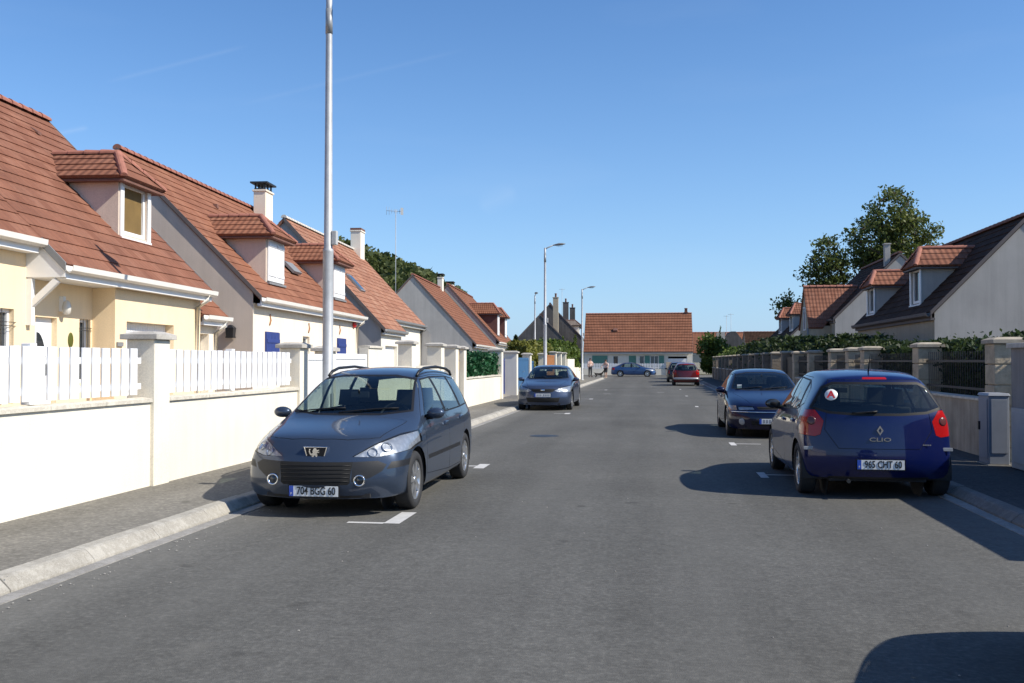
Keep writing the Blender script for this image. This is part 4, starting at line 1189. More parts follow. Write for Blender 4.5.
# ---- house B
def house_b():
    root, w, ro = gable_house('house', 'cream house with two white shuttered dormers and a black capped chimney', (-10.06, 23.5, 0), ROT, 11.2, 3.95, 3.27, 1.0, M['cream2'], M['pink_rend'], M['tile_orange'], M['ridge'],
        'rendered houses along the street', holes=[(.95, 1.95, 1.0, 2.36), (4.3, 5.0, 1.5, 2.36), (8.25, 9.25, 1.0, 2.36)], pipes=[(10.9, -.25)])
    for (a, b) in ((.95, 1.95), (8.25, 9.25)):
        s = MB(); s.box(-.245, -.205, a - .05, b + .05, .95, 2.40)
        for i in range(9): s.box(-.205, -.195, a - .03 + i * .121, a + .08 + i * .121, .98, 2.38)
        for z in (1.2, 1.7, 2.15): s.box(-.195, -.175, a - .02, b + .02, z - .05, z + .05)
        s.build('shutter', M['blue_paint'], root, .004)
    window(root, -.36, 4.3, 5.0, 1.5, 2.36, mull=False)
    dormer(root, 3.27, 1.0, 1.72, 3.28, -.52, 5.16, 5.78, M['pink_rend'], M['tile_orange'], M['ridge'], win=(.12, .12), kind='shutter', soff='ridge_dark')
    dormer(root, 3.27, 1.0, 8.55, 10.2, -.52, 5.16, 5.78, M['pink_rend'], M['tile_orange'], M['ridge'], win=(.12, .12), kind='shutter', soff='ridge_dark')
    chimney(ro, -3.75, -3.3, 9.6, 10.4, 6.2, 7.8, M['cream2'])
    # open roof windows
    for y in (5.6, 10.75):
        if y > 10: continue
        x, z = -1.5, 3.27 + 1.5
        sk = MB(); sk.box(-.02, .45, -.4, .4, .0, .09); o = sk.build('roof_window', M['zinc'], ro)
        o.location = (x + .1, y + .7, z); o.rotation_euler = (0, R(45), 0)
        g = MB(); g.box(-.45, .0, -.34, .34, .10, .12); q = g.build('pane', M['pane'], o); q.rotation_euler = (0, R(-62), 0)
    for (x, y) in ((-3.1, 4.5), (-2.9, 7.6)):
        z = 3.27 - x; vent = MB(); vent.taper(x - .08, x + .08, y - .07, y + .07, z - .02, z + .11, .02, .02)
        vent.build('vent_tile', M['ridge_dark'], ro)
    for (y, z) in ((1.3, 2.72), (4.9, 2.62), (8.55, 2.68)):
        orn = MB().tube([(-.235, y - .05, z - .14), (-.225, y + .03, z), (-.235, y - .02, z + .16)], .022, 5)
        orn.build('wall_ornament', M['brown_wood'], root)
    lm = MB(); lm.box(-.90, -.70, -.22, -.02, 2.20, 2.24); lm.taper(-.89, -.71, -.21, -.03, 2.24, 2.46, -.02, -.01); lm.taper(-.91, -.69, -.23, -.01, 2.46, 2.54, .08, .06)
    lm.build('wall_lantern', M['black_iron'], root)
    MB().ellipsoid((-.20, 10.5, 2.95), (.06, .2, .12), 10, 8).build('red_ornament', M['red_ink'], root)
house_b()

# ---- house C: mottled brown roof with a stepped eave
def house_c():
    ze, k, hd, Lh = 2.93, 1.08, 4.3, 12.4; zr = ze + k * hd; xb = -2 * hd
    root = thing('house', 'white house under a mottled brown roof with a stepped eave', 'house', (-10.9, 38, 0), R(ROT), 'rendered houses along the street')
    m = MB()
    wall_x(m, -.2, 0, 4.2, 0, ze - .15, [(.8, 3.3, 0, 2.25)], .2)
    m.face([(-.2, 4.2, 0), (-.8, 4.2, 0), (-.8, 4.2, 3.3), (-.2, 4.2, ze - .1)])
    wall_x(m, -.8, 4.2, Lh, 0, 3.5, [(8.6, 9.9, 1.1, 2.42)], .2)
    m.build('front_wall', M['white_rend'], root)
    MB().face([(xb + .3, 0, 0), (xb + .3, Lh, 0), (xb + .3, Lh, ze), (xb + .3, 0, ze)]).build('rear_wall', M['white_rend'], root)
    for y in (0, Lh): MB().face([(-.2, y, 0), (xb + .3, y, 0), (xb + .3, y, ze + .2), (-hd, y, zr - .08), (-.2, y, ze + .12)]).build('gable_wall', M['grey_rend'], root)
    S = math.hypot(hd, k * hd); u = Vector((-1, 0, k)).normalized(); r = MB()
    roof_slope(r, (0, -.12, ze), (0, 4.3, ze), u, S); x1 = -.55
    roof_slope(r, (x1, 4.3, ze - k * x1), (x1, Lh + .12, ze - k * x1), u, S * (1 + x1 / hd), off=4.42)
    roof_slope(r, (xb, -.12, ze), (xb, Lh + .12, ze), (1, 0, k), S)
    ro = r.build('roof', M['tile_brown'], root, recalc=False)
    rg = MB(); ridge_run(rg, (-hd, -.12, zr + .05), (-hd, Lh + .12, zr + .05)); rg.build('ridge_tile', M['mortar_white'], ro, recalc=False)
    v = MB(); y = -.14
    v.raw([(0, y, ze - .14), (0, y + .024, ze - .14), (-hd, y + .024, zr - .14), (-hd, y, zr - .14), (0, y, ze + .035), (0, y + .024, ze + .035), (-hd, y + .024, zr + .035), (-hd, y, zr + .035)], [(0, 1, 2, 3), (4, 5, 6, 7), (0, 1, 5, 4), (1, 2, 6, 5), (2, 3, 7, 6), (3, 0, 4, 7)])
    v.build('verge_board', M['verge'], ro)
    gutter(root, .01, ze, -.12, 4.3, M['zinc'], [], fascia='grey_rend2' if False else 'gut_white'); gutter(root, x1 + .01, ze - k * x1, 4.32, Lh + .12, M['zinc'], [(Lh - .1, -.8)], fascia='gut_white')
    MB().box(-.42, -.36, .8, 3.3, 0, 2.25).build('garage_door', M['white'], root)
    window(root, -.95, 8.6, 9.9, 1.1, 2.42)
    shutter(root, -.79, 7.95, 8.55, 1.05, 2.45, M['blue_gate']); shutter(root, -.79, 9.95, 10.55, 1.05, 2.45, M['blue_gate'])
    MB().box(-.78, -.40, 8.0, 10.5, .75, 1.05).build('window_box', M['leaf_hedge'], root)
    chimney(ro, -4.4, -3.85, 11.3, 12.2, 7.0, 8.55, M['white_rend'], 'clay')
    sk = MB(); sk.box(-.5, .5, -.4, .4, .02, .10); o = sk.build('roof_window', M['zinc'], ro)
    o.location = (-1.9, 2.3, ze + k * 1.9); o.rotation_euler = (0, math.atan(k), 0)
    MB().box(-.42, .42, -.33, .33, .10, .112).build('pane', M['pane'], o)
    lm = MB(); lm.tube([(-.9, -.02, 2.0), (-.9, -.25, 2.1), (-.9, -.28, 2.0)], .02, 6); lm.taper(-.98, -.82, -.36, -.2, 1.75, 2.0, -.02, -.02); lm.build('wall_lantern', M['black_iron'], root)
house_c()

# ---- house D and E: grey gables, salmon roofs
def house_d():
    root, w, ro = gable_house('house', 'long salmon roofed house with a plain grey gable beside the cypress hedge', (-11.95, 64, 0), ROT, 13.4, 4.45, 2.75, 1.08, M['white_rend'], M['grey_rend2'], M['tile_far'], M['ridge'],
        'rendered houses along the street', xw=-.3, holes=[(2, 3.2, 1, 2.3), (6.5, 7.7, 1, 2.3)])
    window(root, -.42, 2, 3.2, 1, 2.3); window(root, -.42, 6.5, 7.7, 1, 2.3)
    chimney(ro, -4.6, -4.2, 11.6, 12.3, 7.0, 8.35, M['white_rend'])
house_d()
def house_e():
    root, w, ro = gable_house('house', 'salmon roofed house with two dark cheeked dormers at the end of the left row', (-12.55, 77.6, 0), ROT, 16.5, 4.35, 3.2, 1.10, M['white_rend'], M['grey_rend2'], M['tile_far'], M['ridge'],
        'rendered houses along the street', xw=-.3, holes=[(2, 3.2, 1, 2.3)])
    window(root, -.42, 2, 3.2, 1, 2.3)
    dormer(root, 3.2, 1.10, 3.4, 5.2, -.55, 5.75, 6.65, M['cheek_red'], M['tile_far'], M['ridge'], kind='shutter', win=(.15, .15))
    dormer(root, 3.2, 1.10, 10.6, 12.6, -.55, 5.75, 6.65, M['cheek_red'], M['tile_far'], M['ridge'], kind='shutter', win=(.15, .15))
    chimney(ro, -4.9, -4.4, 3.2, 4.0, 7.2, 8.15, M['white_rend'])
house_e()

# ---- old dark houses at the far left with tall chimneys
def house_f():
    root, w, ro = gable_house('old_house', 'old house with a blackish rendered gable and grey-brown roof, left of the far cross street', (-8.9, 107, 0), ROT, 6.0, 3.7, 3.1, 1.02, M['white_rend'], M['dark_stone'], M['tile_old'], M['ridge_dark'], gutters=False)
    chimney(ro, -2.3, -1.7, .6, 1.6, 4.5, 8.8, M['beige_rend'], 'pot')
    root, w, ro = gable_house('old_house', 'old house with tall chimneys and small grey dormers rising behind the blackish gable', (-8.2, 113.5, 0), ROT, 17, 4.0, 4.3, 1.05, M['white_rend'], M['dark_stone'], M['tile_old'], M['ridge_dark'], gutters=False)
    for y in (2.2, 6.2, 10.4): dormer(root, 4.3, 1.05, y, y + 1.3, -.6, 6.0, 6.6, M['white_rend'], M['tile_old'], M['ridge_dark'], kind='window', win=(.2, .2))
    chimney(ro, -2.6, -1.9, 4.8, 5.8, 6.4, 8.9, M['dark_stone'], 'pot'); chimney(ro, -1.9, -1.2, 11.5, 12.5, 5.5, 8.6, M['dark_stone'], 'pot')
house_f()

# ---- house G across the end of the street
def house_g():
    root, w, ro = gable_house('house', 'long low house with a big red tiled roof closing the end of the street', (-7.6, 105.6, 0), -90, 11.9, 4.0, 2.62, 1.10, M['white_rend'], M['white_rend'], M['tile_far'], M['ridge'],
        'rendered houses along the street', xw=-.35, holes=[(.9, 2.6, .9, 2.2), (3.2, 3.8, 1.2, 2.2), (4.95, 5.75, .1, 2.2), (6.1, 6.65, .3, 2.2), (7.3, 8.2, .3, 2.2), (9.25, 11.3, .0, 2.1)], gut='zinc', lift=.055, course=.42)
    shutter(root, -.34, .9, 2.6, .9, 2.2, M['teal']); window(root, -.5, 3.2, 3.8, 1.2, 2.2, mull=False)
    MB().box(-.5, -.44, 4.95, 5.75, .1, 2.2).build('front_door', M['teal'], root)
    window(root, -.5, 6.1, 6.65, .3, 2.2, mull=False); window(root, -.5, 7.3, 8.2, .3, 2.2)
    shutter(root, -.34, 6.7, 7.25, .3, 2.2, M['teal']); shutter(root, -.34, 8.25, 8.8, .3, 2.2, M['teal'])
    g = MB(); g.box(-.42, -.37, 9.25, 11.3, .0, 1.88)
    for i in range(5): g.box(-.37, -.36, 9.28, 11.27, .03 + i * .3, .28 + i * .3)
    g.build('garage_door', M['white'], root); MB().box(-1.6, -1.5, 9.25, 11.3, 0, 2.1).build('garage_interior', M['dark_in'], root)
    chimney(ro, -4.15, -3.85, 11.15, 11.5, 6.6, 7.1, M['ridge_dark'], 'pot')
    sk = MB(); sk.taper(-.22, .22, -.28, .28, .0, .22, .05, .06); o = sk.build('roof_vent', M['ridge_dark'], ro); o.location = (-2.2, 3.4, 2.62 + 2.42); o.rotation_euler = (0, math.atan(1.1), 0)
house_g()
def far_roofs():
    r1, w, ro = gable_house('house', 'far red roofed house showing behind the round bush at the right end of the street', (4.6, 118, 0), -90, 7.0, 3.4, 2.6, .75, M['white_rend'], M['white_rend'], M['tile_far'], M['ridge'], gutters=False)
    r2, w, ro = gable_house('house', 'far house with a plain dull brown roof above the right-hand hedge', (10.6, 112, 0), -90, 8.0, 2.6, 3.3, .65, M['beige_rend'], M['beige_rend'], M['tile_brown_shaded'], M['ridge_dark'], gutters=False)
    r3 = thing('outbuilding', 'small grey outbuilding with a pale end wall and dark gable between the far roofs', 'outbuilding', (9.0, 108, 0), 0)
    MB().box(-1.7, -1.05, 0, 5, 0, 4.85).build('chimney_wall', M['grey_rend2'], r3)
    MB().prism([(-1.05, 0), (1.1, 0), (1.1, 3.6), (.1, 4.9), (-.4, 4.9), (-1.05, 4.0)], 1, .1, 5).build('gable_wall', M['dark_stone'], r3)
far_roofs()

# ---- right side: roofs whose street side lies in shade
def house_h():
    root, w, ro = gable_house('house', 'house with a big plain grey gable and two dormers, nearest on the right', (7.95, 39.4, 0), 180, 10.4, 2.68, 3.02, 1.03, M['beige_rend'], M['grey_rend2'], M['tile_brown_shaded'], M['ridge_dark'],
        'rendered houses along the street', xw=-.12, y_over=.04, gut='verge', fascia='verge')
    dormer(root, 3.02, 1.0, 6.95, 8.15, -.36, 4.62, 5.2, M['grey_rend2'], M['tile_red'], M['ridge'], win=(.1, .1), o_=.2, fo=.22, hip=.35, soff='verge')
    dormer(root, 3.02, 1.0, .65, 1.9, -.36, 4.5, 5.05, M['grey_rend2'], M['tile_red'], M['ridge'], win=(.1, .1), o_=.2, fo=.22, hip=.35, soff='verge')
house_h()
def house_i():
    root, w, ro = gable_house('house', 'dark roofed house with pale chimneyed gable and red tiled side wing on the right', (9.4, 61, 0), 180, 9.0, 3.4, 3.85, 1.0, M['beige_rend'], M['grey_rend2'], M['tile_brown_shaded'], M['ridge_dark'],
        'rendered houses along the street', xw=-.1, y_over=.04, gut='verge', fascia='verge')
    chimney(ro, -3.0, -2.72, 8.3, 8.62, 6.6, 7.75, M['grey_rend2'], 'none')
    # wing towards the street: its tiled slope faces the camera
    m = MB(); wy0, wy1 = 4.4, 7.9; yc = (wy0 + wy1) / 2; ze2, zr2 = 3.5, 5.72; xo = 1.0
    m.face([(xo, wy0, 0), (xo, wy1, 0), (xo, wy1, ze2), (xo, yc, zr2 - .06), (xo, wy0, ze2)])
    m.face([(xo, wy1, 0), (-.1, wy1, 0), (-.1, wy1, ze2), (xo, wy1, ze2)]); m.face([(xo, wy0, 0), (-.1, wy0, 0), (-.1, wy0, ze2), (xo, wy0, ze2)])
    wo = m.build('side_wing', M['beige_rend'], root)
    r = MB(); hw = yc - wy0; S = math.hypot(hw, zr2 - ze2)
    for s, y in ((1, wy0), (-1, wy1)):
        roof_slope(r, (xo + .08, y - s * .1, ze2 - .1), (.35, y - s * .1, ze2 - .1), (0, s * hw / S, (zr2 - ze2) / S), S + .12, 0, -(2.2) / S)
    r.build('wing_roof', M['tile_red'], wo, recalc=False)
    g = MB(); ridge_run(g, (xo + .08, yc, zr2 + .05), (-1.8, yc, zr2 + .05)); g.build('ridge_tile', M['ridge'], wo, recalc=False)
    window(wo, xo + .03, yc - .35, yc + .35, 3.3, 4.6, mull=False)
    MB().tube([(xo + .1, wy1 - .1, 3.4), (xo + .1, wy1 - .1, 0)], .05, 8).build('downpipe', M['zinc'], wo)
house_i()
def house_j():
    root, w, ro = gable_house('house', 'far right house with two small red topped grey dormers under the small tree', (10.0, 86, 0), 180, 14.0, 3.6, 3.5, 1.0, M['beige_rend'], M['grey_rend2'], M['tile_brown_shaded'], M['ridge_dark'],
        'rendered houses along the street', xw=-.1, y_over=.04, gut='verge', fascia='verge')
    dormer(root, 3.5, 1.0, 10.8, 12.6, -.4, 5.15, 5.95, M['grey_rend'], M['tile_red'], M['ridge'], win=(.2, .2), o_=.2, fo=.25, hip=.5)
    dormer(root, 3.5, 1.0, 4.5, 6.3, -.4, 5.15, 5.95, M['grey_rend'], M['tile_red'], M['ridge'], win=(.2, .2), o_=.2, fo=.25, hip=.5)
house_j()
# ------------------------------------------------------------------ ground
def sheet(name, x0, x1, y0, y1, z, mat, n=1):
    o = MB().face([(x0, y0, z), (x1, y0, z), (x1, y1, z), (x0, y1, z)]).build(name, mat)
    o['kind'] = 'structure'; return o
sheet('ground', -1500, 1500, -300, 2500, -.06, M['grass'])
sheet('garden_ground', -60, -6.1, -20, 92, .05, M['drive'])
sheet('garden_ground', 5.4, 60, -20, 92, .05, M['soil'])
XL, XR = -4.28, 3.38
YE = 90.5
road = MB()
road.face([(XL, -25, 0), (XR, -25, 0), (XR, YE + 12, 0), (XL, YE + 12, 0)])
road.face([(-70, YE + .8, 0), (XL, YE + .8, 0), (XL, YE + 12, 0), (-70, YE + 12, 0)])
road.face([(XR, YE + .8, 0), (70, YE + .8, 0), (70, YE + 12, 0), (XR, YE + 12, 0)])
ro_ = road.build('road', M['road'], recalc=False); ro_['kind'] = 'structure'

def kerb_line(name, side):
    """stones of a metre each with open joints, a rounded splayed face, then a rounded corner into the cross street"""
    s = -1 if side == 'left' else 1
    X = XL if s < 0 else XR
    m = MB(); rnd = random.Random(3 + s)
    Y = -12.0
    while Y < 86:
        l = 1.0
        j = rnd.uniform(-.006, .006); h = .105 + rnd.uniform(-.005, .005)
        a = X + s * .10 + j
        prof = [(a, -.05), (a + s * .004, .025), (a + s * .075, h - .012), (a + s * .10, h), (a + s * .20, h + .008), (a + s * .20, -.05)]
        m.prism(prof, 1, Y + .003, Y + l - .003)
        Y += l
    pts = [(X + s * .16 + s * (4.6 - 4.6 * math.cos(t)), 86 + 4.6 * math.sin(t)) for t in [math.pi / 2 * i / 8 for i in range(9)]]
    for (p, q) in zip(pts, pts[1:]):
        d = Vector((q[0] - p[0], q[1] - p[1])); nrm = Vector((-d.y, d.x)).normalized() * .09
        v = [(p[0] - nrm.x, p[1] - nrm.y), (p[0] + nrm.x, p[1] + nrm.y), (q[0] + nrm.x, q[1] + nrm.y), (q[0] - nrm.x, q[1] - nrm.y)]
        m.prism(v, 2, -.05, .11)
    o = m.build(name, M['kerb'] if s < 0 else M['kerb_shaded']); o['kind'] = 'structure'
    b = o.modifiers.new('e', 'BEVEL'); b.width = .007; b.segments = 2; b.limit_method = 'ANGLE'; b.angle_limit = R(35)
    g = MB(); g.box(min(X - s * .04, X + s * .11), max(X - s * .04, X + s * .11), -12, 88, -.05, .006)
    g = g.build('gutter_strip', M['gutter']); g['kind'] = 'structure'
    p = MB(); Xa = X + s * .29; Xb = X + s * 1.85 if s < 0 else X + s * 1.95
    p.face([(Xa, -12, .108), (Xb, -12, .108), (Xb, 86, .108), (Xa, 86, .108)])
    cr = [(x + 0, y, .108) for x, y in pts]
    p.face([(Xb, 86, .108)] + [(max(c[0], Xb) if s < 0 else min(c[0], Xb), c[1], .108) for c in cr[:-1]] + [(Xb, cr[-1][1], .108)])
    p = p.build('pavement', M['pave'] if s < 0 else M['pave_shaded']); p['kind'] = 'structure'
kerb_line('kerb', 'left'); kerb_line('kerb', 'right')
q = MB().face([(-60, 92.0, .1), (-6.0, 92.0, .1), (-6.0, 84.5, .1), (-60, 84.5, .1)]).build('pavement', M['pave']); q['kind'] = 'structure'
q = MB().face([(-60, 102.4, .1), (60, 102.4, .1), (60, 106, .1), (-60, 106, .1)]).build('pavement', M['pave']); q['kind'] = 'structure'
q = MB().box(-60, 60, 102.2, 102.4, -.05, .11).build('kerb', M['kerb']); q['kind'] = 'structure'

mk_ = MB()
def mbar(x0, x1, y0, y1): mk_.face([(x0, y0, .004), (x1, y0, .004), (x1, y1, .004), (x0, y1, .004)])
for y in (9.35, 14.25, 28.9, 40.1, 52.8):      # left bays: end tick and a thin line towards the kerb
    mbar(-2.63, -2.47, y - .25, y + .45) if y < 12 else mbar(-2.66, -2.50, y - .3, y + .3)
    mbar(-3.0, -2.63, y - .28, y - .20) if y < 12 else mbar(-3.0, -2.66, y - .05, y + .05)
for y in (13.75, 18.8, 34.0, 44.2, 54.4):
    mbar(1.46, 1.57, y - .35, y + .3)
    if y < 20: mbar(1.57, 2.05, y - .03, y + .05)
for (x, y) in ((-2.4, 46.5), (-.2, 60), (.4, 55), (.2, 49)): mbar(x, x + .35, y, y + .12)
o = mk_.build('road_markings', M['mark']); o['kind'] = 'structure'
mh = MB().lathe([(.0005, .005), (.30, .005), (.31, .0045), (.31, .001)], 2, (-2.3, 20.2, 0), 24).build('manhole_cover', M['steel']); tag(mh, 'round dark manhole cover set in the road between the left parked cars', 'manhole cover')

gs = MB(); rg_ = random.Random(17)
for i in range(260):
    if i % 3: x, z = XL + .10 + abs(rg_.gauss(0, .10)), .006
    else: x, z = rg_.uniform(-5.9, 3.2), .002
    y = rg_.uniform(3.5, 26) if i % 2 else rg_.uniform(3.5, 12); s = rg_.uniform(.0025, .0065)
    if x < XL: z = .11
    gs.taper(x - s, x + s, y - s * 1.3, y + s * 1.3, z, z + s * .8, s * .5, s * .5)
gs = gs.build('grit', M['gutter']); tag(gs, 'scattered grit and small stones on the road and along the gutter', 'grit', kind='stuff')
# ------------------------------------------------------------------ left boundary
XF = -5.95
def low_wall(label, y0, y1, h, mat='wall_white', cop='coping', X=XF, side=-1, t=.2, pillars=(), group='garden walls along the pavement', cop_over=.035):
    root = thing('garden_wall', label, 'wall', (X, y0, 0), 0, group)
    a, b = sorted((0, side * t))
    if y1 - y0 > .5: MB().box(a, b, 0, y1 - y0, 0, h).build('wall', M[mat], root)
    if cop:
        c = MB(); Y = 0.
        n = max(1, round((y1 - y0) / 1.0)); l = (y1 - y0) / n
        for i in range(n): c.prism([(a - cop_over, h), (b + cop_over, h), (b + cop_over, h + .04), ((a + b) / 2, h + .06), (a - cop_over, h + .04)], 1, i * l + .003, (i + 1) * l - .003)
        c.build('coping', M[cop], root)
    for (p0, p1, ph, pd, pm, cm) in pillars:
        a2, b2 = sorted((-side * .05, side * (pd - .05)))
        po = MB().box(a2, b2, p0 - y0, p1 - y0, 0, ph).build('gate_pillar', M[pm], root, .008)
        c = MB(); c.box(a2 - .06, b2 + .06, p0 - y0 - .06, p1 - y0 + .06, ph, ph + .06)
        c.taper(a2 - .06, b2 + .06, p0 - y0 - .06, p1 - y0 + .06, ph + .06, ph + .10, .12, .12)
        c.build('pillar_cap', M[cm], po, .006)
    return root
P = 'wall_white'; CP = 'capstone'
low_wall('long low cream wall carrying the nearest white picket fence', -3, 10.62, 1.11, pillars=[(10.62, 10.99, 1.86, .36, P, CP)])
low_wall('cream wall under the white picket fence between the two capped pillars', 10.99, 15.36, 1.11, pillars=[(15.36, 15.75, 1.82, .36, P, CP)])
low_wall('cream wall block with a grey top just past the white sliding gate', 19.42, 20.45, 1.88, pillars=[(16.86, 17.2, 1.78, .3, P, CP)])
low_wall('cream wall with two tall pillars in front of the white brown-roofed house', 20.45, 26.2, 1.42, pillars=[(22.9, 23.3, 2.02, .36, P, CP), (26.2, 26.6, 2.02, .42, P, CP)])
low_wall('narrow cream wall pair of pillars either side of the tan letterboxes', 28.2, 28.21, .3, cop=None, pillars=[(28.2, 28.6, 2.0, .42, P, CP), (29.45, 29.85, 1.98, .42, P, CP)])
low_wall('cream wall under the clipped green hedge', 29.86, 37.0, 1.02, pillars=[(37.0, 37.4, 2.0, .5, P, CP)])
low_wall('thick cream wall pillar between the two dark blue gates', 41.2, 41.6, 1.0, cop=None, pillars=[(41.2, 41.6, 1.95, .62, P, CP)])
low_wall('cream wall run past the wide blue gate', 46.0, 52.4, .85, pillars=[(45.9, 46.3, 1.9, .4, P, CP), (52.4, 52.8, 1.95, .4, P, CP)])
low_wall('cream wall with white posts past the brown gate', 58.2, 70.0, .9, pillars=[(58.2, 58.6, 2.1, .4, P, CP), (61.5, 61.9, 2.1, .4, P, CP), (64.8, 65.2, 2.1, .4, P, CP)])
low_wall('tall plain white wall end stepping down at the far left pavement', 66.5, 72.5, 1.75, cop=None, X=XF + .02)
low_wall('last low white wall before the far corner on the left', 72.5, 79.0, 1.1, cop=None)

def picket(label, y0, y1, z0, z1, pitch=.19, w=.145, X=-6.03, posts=()):
    root = thing('picket_fence', label, 'fence', (X, y0, z0), 0, 'white picket fences on the wall')
    L = y1 - y0; n = int(L / pitch); m = MB(); rnd = random.Random(int(y0))
    for i in range(n + 1):
        y = i * L / n
        j = rnd.uniform(-.006, .006)
        if y - w / 2 < -.02 or y + w / 2 > L + .02: continue
        m.box(.0, .022, y - w / 2 + j, y + w / 2 + j, .03, z1 - z0 + rnd.uniform(-.004, .004))
    m.build('slats', M['white_pvc'], root, .004)
    r = MB()
    for z in (.13, z1 - z0 - .14): r.box(-.04, -.002, .0, L, z - .035, z + .035)
    r.build('rail', M['white_pvc'], root)
    for y in posts:
        MB().box(-.075, .03, y - y0 - .05, y - y0 + .05, 0, z1 - z0 + .03).build('post', M['white_pvc'], root, .006)
picket('white picket fence in front of the pale yellow house', -3, 10.55, 1.172, 1.745, posts=[-.6, 2.3, 5.4, 8.52])
picket('white picket fence between the two capped pillars beside the lamp post', 11.06, 15.30, 1.172, 1.745, posts=[13.0])

def panel_gate(label, y0, y1, z1, mat, X=-6.0, cat='gate', n=None, rail=True, leaf=2):
    root = thing('gate', label, cat, (X, y0, .12), 0)
    L = y1 - y0; n = n or max(4, round(L / .15)); w = L / n
    f = MB(); H_ = z1 - .12
    f.box(-.03, .03, 0, .08, .04, H_); f.box(-.03, .03, L - .08, L, .04, H_); f.box(-.03, .03, .08, L - .08, .04, .14); f.box(-.03, .03, .08, L - .08, H_ - .1, H_)
    f.build('frame', M[mat], root, .005)
    p = MB()
    for i in range(n): p.box(-.014, .012, max(.08, i * w + .003), min(L - .08, (i + 1) * w - .003), .14, H_ - .1)
    p.build('panel', M[mat], root)
    MB().tube([(.03, L * .48, 1.0), (.08, L * .48, 1.0), (.08, L * .48 + .1, 1.0)], .012, 6).build('handle', M['zinc'], root)
    return root
panel_gate('narrow white pedestrian gate beside the lamp post', 15.80, 16.82, 1.72, 'white_pvc')
panel_gate('wide white sliding gate past the lamp post', 17.24, 19.38, 1.74, 'white_pvc')
panel_gate('white gate between cream pillars in front of the grey gabled house', 26.65, 28.15, 1.1, 'white_pvc')
panel_gate('recessed dark blue gate right of the cypress hedge', 37.5, 41.15, 1.7, 'blue_paint', X=-6.45)
panel_gate('wide blue double gate behind the parked grey-blue saloon', 41.7, 45.8, 1.75, 'blue_gate')
panel_gate('small blue gate behind the second lamp post', 46.4, 49.0, 1.6, 'blue_gate', X=-6.15)
panel_gate('orange-brown wooden gate among white posts at the far left', 53.0, 58.0, 1.95, 'brown_wood')
lb = thing('letterbox', 'tan letterboxes on a block between cream pillars', 'letterbox', (-6.1, 28.8, 0), 0)
MB().box(-.25, .05, -.15, .6, .1, 1.3).build('block', M['grey_rend2'], lb)
for z in (1.3, 1.62): MB().box(-.2, .08, -.1, .5, z + .01, z + .28).build('box', M['box_wood'], lb, .01)

# ------------------------------------------------------------------ right boundary
XRW = 5.08
def stone_pillar(root, y0, w, h, X=0., mat='stone'):
    m = MB(); n = round(h / .3)
    for i in range(n):
        z0 = i * h / n; d = random.uniform(-.006, .006)
        m.box(X - .02 + d, X + w + d, y0, y0 + w, z0 + .006, (i + 1) * h / n - .006)
    m.box(X + .01, X + w - .03, y0 + .02, y0 + w - .02, 0, h)
    p = m.build('gate_pillar', M[mat], root, .012)
    c = MB(); c.box(X - .06, X + w + .04, y0 - .05, y0 + w + .05, h, h + .06); c.taper(X - .06, X + w + .04, y0 - .05, y0 + w + .05, h + .06, h + .10, .10, .10)
    c.build('pillar_cap', M['cap_beige'], p, .01)
def right_wall(label, y0, y1, h, pillars, mat='dirty_wall', pm='stone', ph=1.86, pw=.42):
    root = thing('garden_wall', label, 'wall', (XRW, 0, 0), 0, 'garden walls along the pavement')
    MB().box(.0, .22, y0, y1, 0, h).build('wall', M[mat], root)
    c = MB(); n = max(1, round((y1 - y0) / 1.)); l = (y1 - y0) / n
    for i in range(n): c.prism([(-.03, h), (.25, h), (.25, h + .035), (.11, h + .055), (-.03, h + .035)], 1, y0 + i * l + .003, y0 + (i + 1) * l - .003)
    c.build('coping', M['coping'], root)
    for y in pillars: stone_pillar(root, y, pw, ph, -.03, pm)
right_wall('low stained wall with stone pillars and railing beside the grey street cabinet', 15.45, 19.15, .98, [15.05, 19.15])
right_wall('low wall with stone pillars and iron railing behind the dark blue parked cars', 19.57, 35.4, .98, [23.95, 25.75, 28.25, 32.05, 35.4])
right_wall('low weathered wall lined with dark stone pillars running to the far right corner', 38.9, 84, 1.02, [38.5 + 3.35 * i for i in range(14)], 'stone_dark', 'stone_dark', 1.9, .45)

def railing(label, y0, y1, z0, z1, X=XRW + .10, solid=False):
    root = thing('railing', label, 'railing', (X, y0, z0), 0, 'black iron railings on the right wall')
    m = MB(); L = y1 - y0; n = max(3, round(L / .125))
    for i in range(1, n): m.box(-.006, .006, i * L / n - .006, i * L / n + .006, .02, z1 - z0 + .05)
    m.build('bars', M['black_iron'], root)
    r = MB()
    for z in (.12, z1 - z0 - .12): r.box(-.014, .014, 0, L, z - .02, z + .02)
    r.build('rail', M['black_iron'], root)
rl = ['black iron railing between the first two stone pillars by the street cabinet', 'long black iron railing behind the hatchback', 'short black iron railing between the third and fourth stone pillars',
      'short black iron railing between the fourth and fifth stone pillars', 'black iron railing above the nearer end of the dark blue liftback roof', 'black iron railing just past the dark blue liftback']
for t, (a, b) in zip(rl, [(15.5, 19.12), (19.6, 23.9), (24.4, 25.72), (26.2, 28.2), (28.7, 32.0), (32.5, 35.36)]): railing(t, a, b, 1.03, 1.72)
panel_gate('dark solid metal gate between the stone pillars on the right', 35.9, 38.45, 1.75, 'black_iron', X=XRW + .12)

